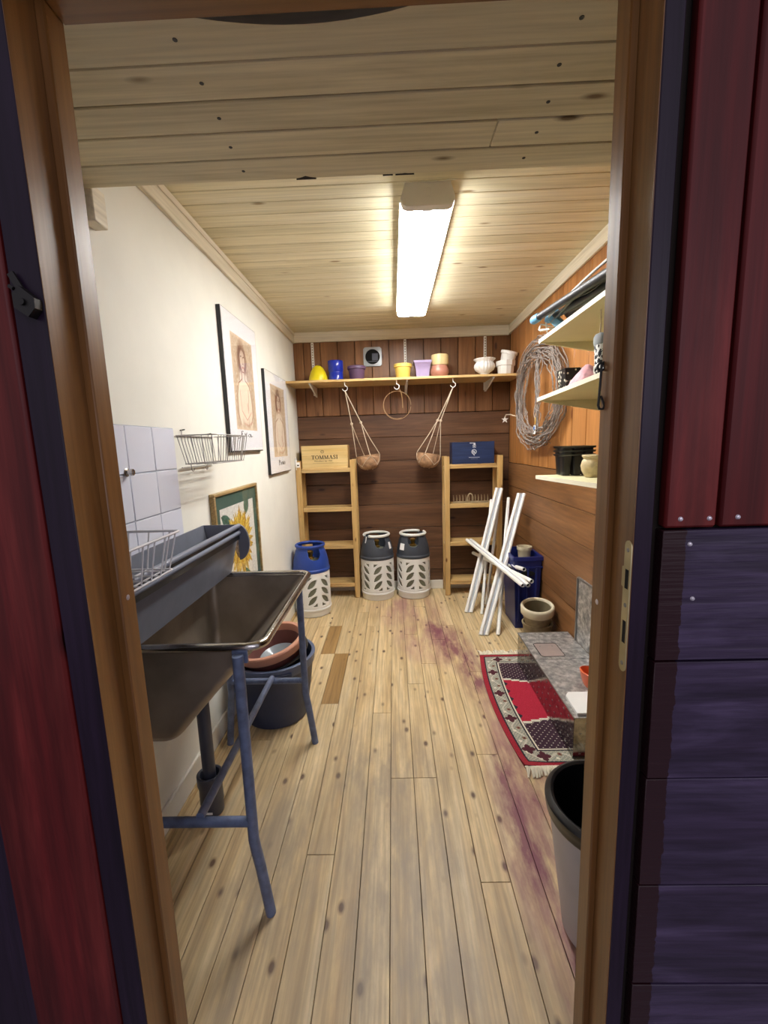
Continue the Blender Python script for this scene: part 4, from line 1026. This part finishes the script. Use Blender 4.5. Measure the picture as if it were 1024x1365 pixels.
def spread(a1, a2, b1, b2, sp_):
    """two tube axes a given distance apart about the same middle line"""
    A1, A2, B1, B2 = map(Vector, (a1, a2, b1, b2)); m0, m1 = (A1+A2)/2, (B1+B2)/2
    s0 = (A2-A1).normalized()*sp_/2; s1 = (B2-B1).normalized()*sp_/2
    return m0-s0, m0+s0, m1-s1, m1+s1
twin('pair of white tubes leaning on the shelf unit left of the other pair', *spread((.574, 3.445, .004), (.611, 3.442, .004), (.904, 3.800, .994), (.941, 3.8, .990), .041))
twin('pair of white tubes leaning closest to the blue crate', *spread((.605, 3.006, .004), (.646, 3.004, .004), (.994, 3.45, .981), (1.034, 3.45, .980), .042))
round_tube('thin white tube leaning behind the first pair of tubes with its top hidden by them', (.692, 3.398, .003), (.858, 3.82, .89), .0125)
round_tube('thin white tube with its top just beside the first pair of tubes', (.772, 3.611, .003), (.93, 3.832, .883), .012)
round_tube('single white tube standing upright between the two leaning pairs', (.729, 3.0, .003), (1.004, 3.80, .902), .0145)
twin('pair of white tubes lying slanted across the front of the leaning tubes', *spread((.646, 3.84, .527), (.683, 3.84, .527), (.826, 2.74, .463), (.858, 2.74, .463), .036), r=.0145)
round_tube('white tube lying slanted behind the leaning pairs parallel to the front pair', (.705, 3.85, .403), (.901, 2.80, .470), .0150)
round_tube('short white tube end poking out above the slanted pair', (.859, 3.36, .438), (.895, 2.95, .508), .0140)

# ================================================================== CHEST, RUG, BIN
CX0, CX1, CY0, CY1, CZ = .754, 1.066, 1.735, 2.590, .205
t = thing('metal_chest', 'low mottled aluminium chest standing on the rug along the right wall', 'chest', (.91, 2.16, .0065))
ob('body', MB().box(CX0+.002, CX1, CY0+.002, CY1, .0068, CZ-.003, .001), mAlu, t)
ob('front_plate', MB().box(CX0, CX0+.002, CY0+.002, CY1-.001, .0068, CZ-.004), mAluF, t, label='polished tread plate front reflecting the rug')
ob('end_plate', MB().box(CX0+.001, CX1, CY0, CY0+.002, .0068, CZ-.004), mAluF, t)
ob('top_plate', MB().box(CX0-.001, CX1, 2.252, CY1+.001, CZ-.003, CZ, .001), mAlu, t)
ob('top_plate', MB().box(CX0-.001, CX1, CY0-.001, 2.2495, CZ-.003, CZ-.0005, .001), mAlu, t)
ob('edge_strip', MB().tube([(CX0-.0005, CY0, CZ-.001), (CX0-.0005, CY1, CZ-.001)], .003, 6).tube([(CX0, CY1+.001, CZ-.001), (CX1, CY1+.001, CZ-.001)], .003, 6), mSteel, t)
pad = MB()
for i in range(15):
    for j in range(4):
        y = CY0+.03+.056*i+(.028 if j % 2 else 0); z = .032+.048*j
        if y > CY1-.01: continue
        pad.box(CX0-.0014, CX0, y-.005, y+.005, z-.003, z+.003)
for i in range(6):
    for j in range(4):
        x = CX0+.03+.05*i+(.025 if j % 2 else 0); z = .032+.048*j
        pad.box(x-.005, x+.005, CY0-.0007, CY0, z-.003, z+.003)
ob('tread_pads', pad, mSteel, t, kind='stuff')
def rrect(x0, x1, y0, y1, rad, z): return sink_ring(z, x0, x1, y0, y1, rad, 5)
h_ = ob('latch_recess', MB().loft([rrect(.800, .930, 2.280, 2.440, .016, CZ+.0004), rrect(.806, .924, 2.286, 2.434, .012, CZ+.0006)], cap=(False, True)), plain('brushed_latch', 'bfb0ab', .5, metal=.7), t, label='rounded brushed latch plate')
ob('latch_seam', MB().tube(rrect(.799, .931, 2.279, 2.441, .017, CZ+.0006), .0022, 5, closed=True), mIron, h_)
for p in ((.83, 2.405), (.90, 2.405)): ob('rivet', MB().lathe([(0, .0022), (.003, .0018), (.004, .0004)], (p[0], p[1], CZ), 8), mSteel, h_)
pl = thing('aluminium_sheet', 'upright aluminium sheet standing on the chest against the right wall', 'sheet', (1.069, 2.15, CZ))
ob('plate', MB().box(1.0665, 1.0745, 1.80, 2.478, CZ+.0005, .600, .001), mAlu, pl)
ob('folded_edge', MB().box(1.058, 1.0664, 2.468, 2.478, CZ+.0005, .598, .001).box(1.060, 1.0664, 1.80, 2.467, .590, .600, .001), mSteel, pl)
tag(ob('white_lid', MB().prism([(.772, 1.748), (1.00, 1.748), (1.00, 1.912), (.80, 1.912), (.786, 1.900), (.775, 1.882)], 'z', CZ+.0005, CZ+.012), mWhitePl), 'flat white plastic lid lying at the near end of the metal chest', 'lid')
b = MB(); ring0 = []; 
for z, rr, sq_ in ((0, .052, .8), (.03, .062, .8), (.062, .068, .82)):
    ring0.append([(.958+rr*math.cos(a), 1.985+rr*1.35*math.sin(a), CZ+.001+z+(.014*math.cos(a+2.3) if z > .05 else 0)) for a in np.linspace(0, 2*PI, 29)[:-1]])
inn0 = [[(.958+(x-.958)*.93, 1.985+(y-1.985)*.94, z+.003) for x, y, z in r] for r in ring0[::-1]]
b.loft(ring0+inn0, cap=(True, True))
tag(ob('orange_tub', b, mOrange), 'small open orange plastic tub on top of the metal chest', 'tub')

# rug
def rug_img():
    nx, ny = 216, 404  # x across .54 m, y along 1.01 m
    Wd, Ln = .54, 1.01
    u, v = np.meshgrid((np.arange(nx)+.5)/nx*Wd, (np.arange(ny)+.5)/ny*Ln)
    g = np.random.default_rng(9)
    red, wine, navy, cream, grey, crim = [np.array(c) for c in ((.56, .08, .15), (.33, .06, .14), (.12, .09, .14), (.80, .77, .70), (.50, .51, .47), (.63, .07, .18))]
    img = np.ones((ny, nx, 3))*crim
    e = np.minimum(np.minimum(u, Wd-u), np.minimum(v, Ln-v))
    inner = e > .112
    # end panels: dark lattice of pale lozenges
    lat = np.abs(((u+v)/.030) % 1-.5)+np.abs(((u-v)/.030) % 1-.5)
    step = .012*np.floor(np.clip(.20-np.abs(u-.27), 0, .2)/.045)
    endz = np.minimum(v, Ln-v) < .292+step
    img[inner & endz] = navy*.5+np.array([.26, .07, .16])*.5
    img[inner & endz & (lat < .21)] = cream*.9
    d = np.minimum(v, Ln-v)-(.292+step)
    img[inner & (np.abs(d) < .008)] = cream
    # side cusps on the red field
    dz = np.abs(((v-.02)/.075) % 1-.5)*.075
    cus = inner & ~endz & (np.minimum(u, Wd-u) < .112+.020-dz*.8) & (dz < .02)
    img[cus] = navy
    # borders from outside in
    bands = ((0, .026, red), (.026, .032, navy), (.032, .098, grey), (.098, .104, navy), (.104, .112, cream))
    for a, b_, c in bands: img[(e >= a) & (e < b_)] = c
    m = (e >= .032) & (e < .098); along = np.where((np.minimum(u, Wd-u) < np.minimum(v, Ln-v)), v, u); ac = e-.065
    ph = (along/.075) % 1-.5
    vine = np.abs(ac-.018*np.sin(2*PI*along/.15)) < .005
    img[m & vine] = cream*.9
    hatch = (np.abs(((along+ac*1.2)/.019) % 1-.5) < .14) | (np.abs(((along-ac*1.2)/.019) % 1-.5) < .14); img[m & hatch & ~vine] = np.array([.66, .64, .57])
    img[m & (np.hypot(ph*.075, ac-.012) < .011)] = np.array([.50, .40, .30]); img[m & (np.hypot(ph*.075, ac-.012) < .005)] = wine
    img[m & (np.hypot((ph+.0)*.075+.02, ac+.014) < .008)] = cream
    ph2 = (along/.225) % 1-.5
    med = m & (np.abs(ph2*.225)+np.abs(ac) < .034) & ((np.abs(ph2*.225) < .012) | (np.abs(ac) < .012)); img[med] = wine*.8
    img += g.normal(0, .03, (ny, nx, 1)); return img
t = thing('rug', 'small crimson and cream patterned rug with fringed ends under the metal chest', 'rug', (.76, 2.19, .0))
RX, RY0, RY1, RW = .505, 1.690, 2.700, .54
def rug_edge(v): return RX+.030*(2*(v-.48))**2-.012*math.sin(PI*v)
rgim = rug_img()
g_ = grid_print('pile', mRug, t, (0, 0, 0), (1, 0, 0), (0, 1, 0), rgim)
off = t.location
for vtx in g_.data.vertices:
    a, b_ = vtx.co.x+off.x, vtx.co.y+off.y
    lift = .012*max(0, 1-math.hypot((a-.0)/.2, (b_-0)/.07))
    vtx.co = Vector((rug_edge(b_)+RW*a, RY0+(RY1-RY0)*b_, .0062+lift))-off
b = MB(); pts = [(rug_edge(v), RY0+(RY1-RY0)*v) for v in np.linspace(0, 1, 13)]
poly = pts+[(x+RW, y) for x, y in pts[::-1]]
b.loft([[(x, y, .0004) for x, y in poly], [(x-.0006*0, y, .0061) for x, y in poly]], cap=(True, True))
ob('backing', b, plain('rug_edge', '6d1420', .95), t)
fb = MB()
for yb_, sgn, n in ((RY1, 1, 80), (RY0, -1, 80)):
    for i in range(n):
        v = 1 if sgn > 0 else 0; zf = random.uniform(0, .012)
        x = rug_edge(v)+.004+(RW-.01)*i/(n-1); L = random.uniform(.035, .062); dx = random.uniform(-.018, .012)
        fb.tube([(x, yb_-sgn*.004, .006), (x+dx*.4, yb_+sgn*L*.45, .009+zf), (x+dx, yb_+sgn*L, .0045)], [.0050, .0062, .0040], 5)
ob('fringe', fb, plain('rug_fringe', 'd8d0bb', .9, var=.1), t, kind='stuff', label='cream knotted fringe')

t = thing('waste_bin', 'pale grey round bin with a black rim just inside the doorway', 'bin', (.560, 1.062, 0))
BX = (.560, 1.062, 0)
ob('body', MB().lathe([(0, .001), (.098, .001), (.104, .006), (.150, .385), (.147, .386), (.100, .012), (0, .010)], BX, 60), mBinW, t)
ob('rim', MB().lathe([(.146, .372), (.154, .372), (.157, .380), (.157, .392), (.160, .396), (.161, .412), (.155, .420), (.146, .424), (.138, .420), (.136, .37), (.128, .30)], BX, 60), mBlack, t, label='glossy black rim')
ob('liner', MB().lathe([(0, .02), (.095, .02), (.134, .37), (.137, .405), (.141, .405), (.139, .37)], BX, 60), plain('black_liner', '0d0d0f', .5), t, label='black bag lining')

# ================================================================== RIGHT WALL SHELVES AND WHAT IS ON THEM
def side_shelf(label, zf, slope, y0=1.20, y1=2.220):
    t = thing('wall_shelf', label, 'shelf', (XR, (y0+y1)/2, zf), 'cream shelves on the right wall')
    x0 = .722; L = y1-y0
    def zz(y): return zf+slope*(y1-y)
    th = .018
    ob('shelf_board', MB().loft([[(x0+.0015, y, zz(y)-th), (XR-.001, y, zz(y)-th), (XR-.001, y, zz(y)), (x0+.0015, y, zz(y))] for y in (y0, y1)]), mShelfW, t)
    ob('edge_band', MB().loft([[(x0, y, zz(y)-th), (x0+.0015, y, zz(y)-th), (x0+.0015, y, zz(y)), (x0, y, zz(y))] for y in (y0, y1)]), mShelfE, t)
    for y in (y1-.010, y0+.16):
        z = zz(y)-th-.0003
        ob('bracket', MB().prism([(x0+.03, z), (XR-.001, z), (XR-.001, z-.062), (x0+.03, z-.004)], 'y', y-.008, y+.008), mShelfW, t)
    return zz
z1_ = side_shelf('topmost cream shelf on the right wall carrying dark poles', 1.878, .012)
z2_ = side_shelf('middle cream shelf on the right wall carrying a speckled pot', 1.604, .030)
z3_ = side_shelf('lowest cream shelf on the right wall carrying black seed trays', 1.222, .027)
# bundle of poles (folded camping chair)
t = thing('folded_chair', 'folded chair of dark tubes with light blue joints on the topmost right shelf', 'chair', (.78, 1.9, 1.885))
def pole(a, b, r, cap):
    A, B = Vector(a), Vector(b); d = (B-A).normalized()
    p = ob('pole', MB().tube([A+d*cap, B], r, 12), mPipeBlk, t)
    ob('end_fitting', MB().tube([A, A+d*.015, A+d*cap*.6, A+d*cap*1.1], [r*1.0, r*1.25, r*1.25, r*1.12], 12), mSky, t, label='light blue end fitting')
pole((.712, 2.28, 1.982), (.735, 1.30, 1.925), .0165, .085)
pole((.768, 2.24, 1.972), (.782, 1.35, 1.912), .0145, .075)
pole((.850, 2.20, 1.920), (.860, 1.35, 1.905), .0115, .06)
ob('joint', MB().bar((.760, 2.16, 1.966), (.792, 2.10, 1.905), .030, .040, bev=.006).tube([(.735, 2.19, 2.0), (.775, 2.17, 2.005), (.80, 2.15, 1.97)], .010, 8), mSky, t, label='light blue folding joint')
ob('fabric', MB().loft([[(.742+.02*k, y, 1.945+.022*k-.010*k*k*.6+.012*math.sin(y*14+k)) for k in range(5)] for y in np.linspace(1.32, 2.12, 15)], cap=(False, False), closed=False), mBlack, t, solid=.004)
ob('piping', MB().tube([(.748, y, 1.968+.030*math.sin((2.16-y)/.8*PI*.8)) for y in np.linspace(1.34, 2.16, 12)], .0055, 8).tube([(.775, y, 1.962+.022*math.sin((2.16-y)/.8*PI*.7)) for y in np.linspace(1.34, 2.10, 12)], .0045, 8), mWhitePl, t, label='white piping')
t = tag(ob('wire_rack', MB().tube([(.724, 2.222, 1.925), (.736, 2.235, 1.953), (.770, 2.235, 1.945), (.803, 2.21, 1.930), (.724, 2.205, 1.915)], .0042, 6, closed=True).tube([(.752, 2.212, 1.955), (.757, 2.20, 1.8985), (.775, 2.06, 1.8985)], .004, 6).tube([(.724, 2.21, 1.92), (.732, 2.10, 1.8985)], .004, 6), mWhite), 'bent white wire rack at the far tip of the topmost right shelf', 'rack')

# speckled pot, cloth
def speck_mat():
    m, nt, b = new_mat('speckled_black')
    tc = N(nt, 'ShaderNodeTexCoord'); v = N(nt, 'ShaderNodeTexVoronoi'); v.inputs['Scale'].default_value = 62
    nt.links.new(tc.outputs['Object'], v.inputs['Vector'])
    sp_ = N(nt, 'ShaderNodeSeparateColor'); nt.links.new(v.outputs['Color'], sp_.inputs[0])
    k = math_n(nt, 'MULTIPLY', math_n(nt, 'LESS_THAN', v.outputs['Distance'], .36), math_n(nt, 'LESS_THAN', sp_.outputs[0], .62))
    nt.links.new(mix(nt, k, c4('18181a'), c4('d8d4c4')), b.inputs['Base Color']); b.inputs['Roughness'].default_value = .35; return m
zt = z2_(2.06)
b = MB().loft([[(cx_, cy_, zt+z) for cx_, cy_ in ((.835-a, 2.06-a*.8), (.835+a, 2.06-a*.8), (.835+a, 2.06+a*.8), (.835-a, 2.06+a*.8))] for z, a in ((.002, .050), (.102, .062), (.102, .056), (.012, .045))])
tag(ob('flower_pot', b, speck_mat()), 'square black pot with white speckles on the middle right shelf', 'pot')
b = MB(); rings = []
for j, z in enumerate((0, .02, .045, .066, .078)):
    rr = (.066, .060, .045, .026, .008)[j]
    rings.append([(.80+rr*(1+.22*math.sin(3*a+j))*math.cos(a)*.8, 1.86+rr*1.25*(1+.18*math.sin(5*a+j*2))*math.sin(a)-.015*j*.2, z2_(1.86)+.002+z) for a in np.linspace(0, 2*PI, 25)[:-1]])
b.loft(rings); tag(ob('cloth', b, mPink), 'crumpled pale pink cloth beside the speckled pot on the middle right shelf', 'cloth')
# seed trays: three stacked
for i in range(3):
    z = z3_(2.1)+.003+.0185*i; b = MB()
    X0_, X1_, Y0_, Y1_ = .792, .940, 2.055, 2.165
    t = thing('seed_tray', ['lowest of the three black seed trays stacked on the lowest right shelf', 'middle one of the three stacked black seed trays', 'uppermost of the three stacked black seed trays'][i], 'tray', ((X0_+X1_)/2, (Y0_+Y1_)/2, z), 'black seed trays on the lowest right shelf')
    h = .100
    rm = MB().loft([[(x, y, z+h+dz) for x, y in pp_] for dz, pp_ in ((-.009, [(X0_-.002, Y0_-.002), (X1_+.002, Y0_-.002), (X1_+.002, Y1_+.002), (X0_-.002, Y1_+.002)]), (0, [(X0_-.004, Y0_-.004), (X1_+.004, Y0_-.004), (X1_+.004, Y1_+.004), (X0_-.004, Y1_+.004)]), (.001, [(X0_+.004, Y0_+.004), (X1_-.004, Y0_+.004), (X1_-.004, Y1_-.004), (X0_+.004, Y1_-.004)]))], cap=(False, False))
    ob('rim', rm, mBlack, t, solid=.0015)
    for ix in range(3):
        for iy in range(2):
            cx_, cy_ = X0_+.025+.049*ix, Y0_+.028+.054*iy
            ob('cell', MB().loft([[(cx_+a*q1, cy_+a2*q2, z+zz_) for q1, q2 in ((-1, -.7), (-.7, -1), (.7, -1), (1, -.7), (1, .7), (.7, 1), (-.7, 1), (-1, .7))] for zz_, a, a2 in ((0, .0165, .0190), (h-.002, .0240, .0265), (h-.002, .0231, .0256), (.0012, .0157, .0182))]), mBlack, t)
tag(ob('stoneware_pot', MB().lathe([(0, 0), (.030, 0), (.034, .004), (.048, .030), (.052, .050), (.046, .072), (.040, .080), (.048, .092), (.046, .097), (.036, .094), (.036, .08), (.044, .05), (.03, .012), (0, .01)], (.868, 1.905, z3_(1.905)+.001), 40), mStone), 'small rounded cream stoneware pot next to the seed trays', 'pot')
# patterned glove hanging from the shelf
t = thing('garden_glove', 'grey and white patterned garden glove hanging from the topmost right shelf', 'glove', (.778, 1.70, 1.632))
gx, gy = .7635, 1.70
def glove_ring(z, hw, dp): return [(gx+dp*.5*math.cos(a), gy-.0+hw*math.sin(a), z) for a in np.linspace(0, 2*PI, 17)[:-1]]
GX = .790
b = MB().loft([[(GX-.012+.5*d*math.cos(a), 1.700+hw*math.sin(a), z) for a in np.linspace(0, 2*PI, 17)[:-1]] for z, hw, d in ((1.662, .020, .020), (1.675, .025, .024), (1.71, .028, .026), (1.742, .031, .028))])
def glove_mat():
    m, nt, bb = new_mat('glove_print')
    tc = N(nt, 'ShaderNodeTexCoord'); n1 = N(nt, 'ShaderNodeTexNoise'); n1.inputs['Scale'].default_value = 60; n1.inputs['Detail'].default_value = 2
    nt.links.new(tc.outputs['Object'], n1.inputs['Vector'])
    nt.links.new(ramp(nt, n1.outputs[0], [(.47, lin('23262c')), (.5, lin('e2e2e0'))], 'CONSTANT'), bb.inputs['Base Color']); bb.inputs['Roughness'].default_value = .85; return m
ob('hand', b, glove_mat(), t)
for k in range(4):
    yk = 1.678+.0155*k
    ob('finger', MB().tube([(GX-.012, yk, 1.668), (GX-.013, yk-.001, 1.652), (GX-.012, yk, 1.632+.004*abs(k-1.5))], [.0085, .008, .0055], 8), glove_mat() if k == 0 else bpy.data.materials['glove_print'], t)
ob('cuff', MB().loft([[(GX-.012+.5*d*math.cos(a), 1.700+hw*math.sin(a), z) for a in np.linspace(0, 2*PI, 17)[:-1]] for z, hw, d in ((1.740, .033, .030), (1.755, .037, .034), (1.770, .036, .034), (1.779, .028, .026))]), plain('glove_cuff', '8f9497', .85, var=.1), t, label='plain grey cuff')
ob('loop', MB().tube([(GX-.012, 1.70, 1.778), (GX-.010, 1.70, 1.82), (GX-.012, 1.70, 1.8645)], .0022, 6), mCord, t)

# cabin hook on the inner edge of the door frame
t = thing('cabin_hook', 'black iron cabin hook hanging on the door jamb by the right shelves', 'hook', (.369, .796, 1.45))
ob('eye', MB().tube(arc((.3665, .792, 1.522), .006, 0, 2*PI, 14)[:-1], .0022, 6, closed=True).tube([(.3685, .792, 1.528), (.374, .794, 1.531)], .0022, 6), mIron, t)
ob('rod', MB().tube([(.3655, .788, 1.526), (.3655, .788, 1.516), (.3635, .788, 1.470), (.3625, .788, 1.456), (.3645, .787, 1.450), (.3700, .786, 1.4495), (.3720, .785, 1.455), (.3685, .786, 1.466), (.3660, .787, 1.472)], .0021, 7), mIron, t)

# coil of wire on the right wall
t = thing('wire_coil', 'big tangled coil of thin grey wire hanging on the right wall', 'wire', (1.04, 3.1, 1.36))
g = np.random.default_rng(21)
def loop_pts(ay, az, cy, cz, dx, ph, n=44):
    out = []
    w1, w2, w3 = g.normal(0, .012, 3)
    for k in range(n):
        a = 2*PI*k/n
        yy_ = cy+ay*math.cos(a)*(1+.03*math.sin(3*a+ph))+w1*math.sin(5*a+ph); zz_ = cz+az*math.sin(a)*(1+.03*math.sin(2*a+ph))+w2*math.sin(4*a+ph*2)
        xx_ = 1.058-dx-(yy_-2.65)*.055*(.6+.8*g.random()*0+.4*math.sin(a)**2)+.006*math.sin(7*a+ph)
        out.append((min(xx_, 1.070), yy_, zz_))
    return out
for i in range(24):
    s_ = g.uniform(.70, 1.04)
    P_ = loop_pts(.425*s_, .335*s_*g.uniform(.94, 1.04), 3.13+g.normal(0, .030), 1.703+(1-s_)*.05+g.normal(0, .014), .0+.045*g.random(), g.uniform(0, 6), 72)
    P_ = [(x+g.normal(0, .0035), y_+g.normal(0, .0045), z_+g.normal(0, .004)) for x, y_, z_ in P_]
    ob('wire_loop', MB().tube(P_, .0036, 5, closed=True), mTwig, t)
for i in range(11):
    y_ = 3.13+g.normal(0, .024)
    ob('wire_strand', MB().tube([(1.012+g.normal(0, .006), y_+.02*math.sin(k+i)+g.normal(0, .006), 2.015-.56*k/14) for k in range(15)], .0035, 5), mTwig, t)
ob('twist', MB().tube([(1.03+.018*math.cos(a*9), 2.98+.10*a-.05, 1.372+.012*math.sin(a*9)) for a in np.linspace(0, 1, 40)], .003, 5), mTwig, t)
ob('hang_nail', MB().tube([(1.079, 3.13, 2.03), (1.00, 3.13, 1.985)], .004, 6), mIron, t)
sw = ob('star_wire', MB().tube([(1.03, 3.42, 1.52), (1.02, 3.60, 1.585), (1.01, 3.80, 1.62), (1.0, 3.90, 1.625), (.998, 3.93, 1.60)], .0045, 5), mCord, t)
st_ = []
for k in range(10):
    a = PI/2+2*PI*k/10; q = .032 if k % 2 == 0 else .012; st_.append((.998+q*math.cos(a), 1.585+q*math.sin(a)))
ob('star', MB().prism(st_, 'y', 3.925, 3.935), mWhite, t, label='small white star')
ob('label_tag', MB().box(1.000, 1.003, 3.105, 3.150, 1.440, 1.500), mPaper, t, label='paper tag with a blue patch')
ob('tag_patch', MB().box(.9990, 1.0000, 3.112, 3.143, 1.470, 1.493), plain('blue_print', '3a6db0', .6), t)
ob('tag_string', MB().tube([(1.005, 3.128, 1.500), (1.006, 3.122, 1.53), (1.008, 3.128, 1.555)], .004, 6), plain('yellow_tape', 'cfa23a', .6), t)

# dark latch on the outer left side of the door frame
t = thing('door_latch', 'dark iron latch block with a strap on the left door casing', 'latch', (-.552, .690, 1.60))
ob('strap', MB().bar((-.566, .687, 1.672), (-.546, .685, 1.636), .010, .004, up=(0, 1, 0)), mIron, t)
ob('block', MB().prism([(-.560, 1.640), (-.548, 1.650), (-.527, 1.632), (-.528, 1.618), (-.540, 1.606), (-.560, 1.620)], 'y', .676, .6915), mIron, t)
ob('pin', MB().tube([(-.556, .676, 1.646), (-.562, .676, 1.650)], .003, 6).tube([(-.545, .672, 1.627), (-.545, .677, 1.627)], .005, 10), mIron, t)
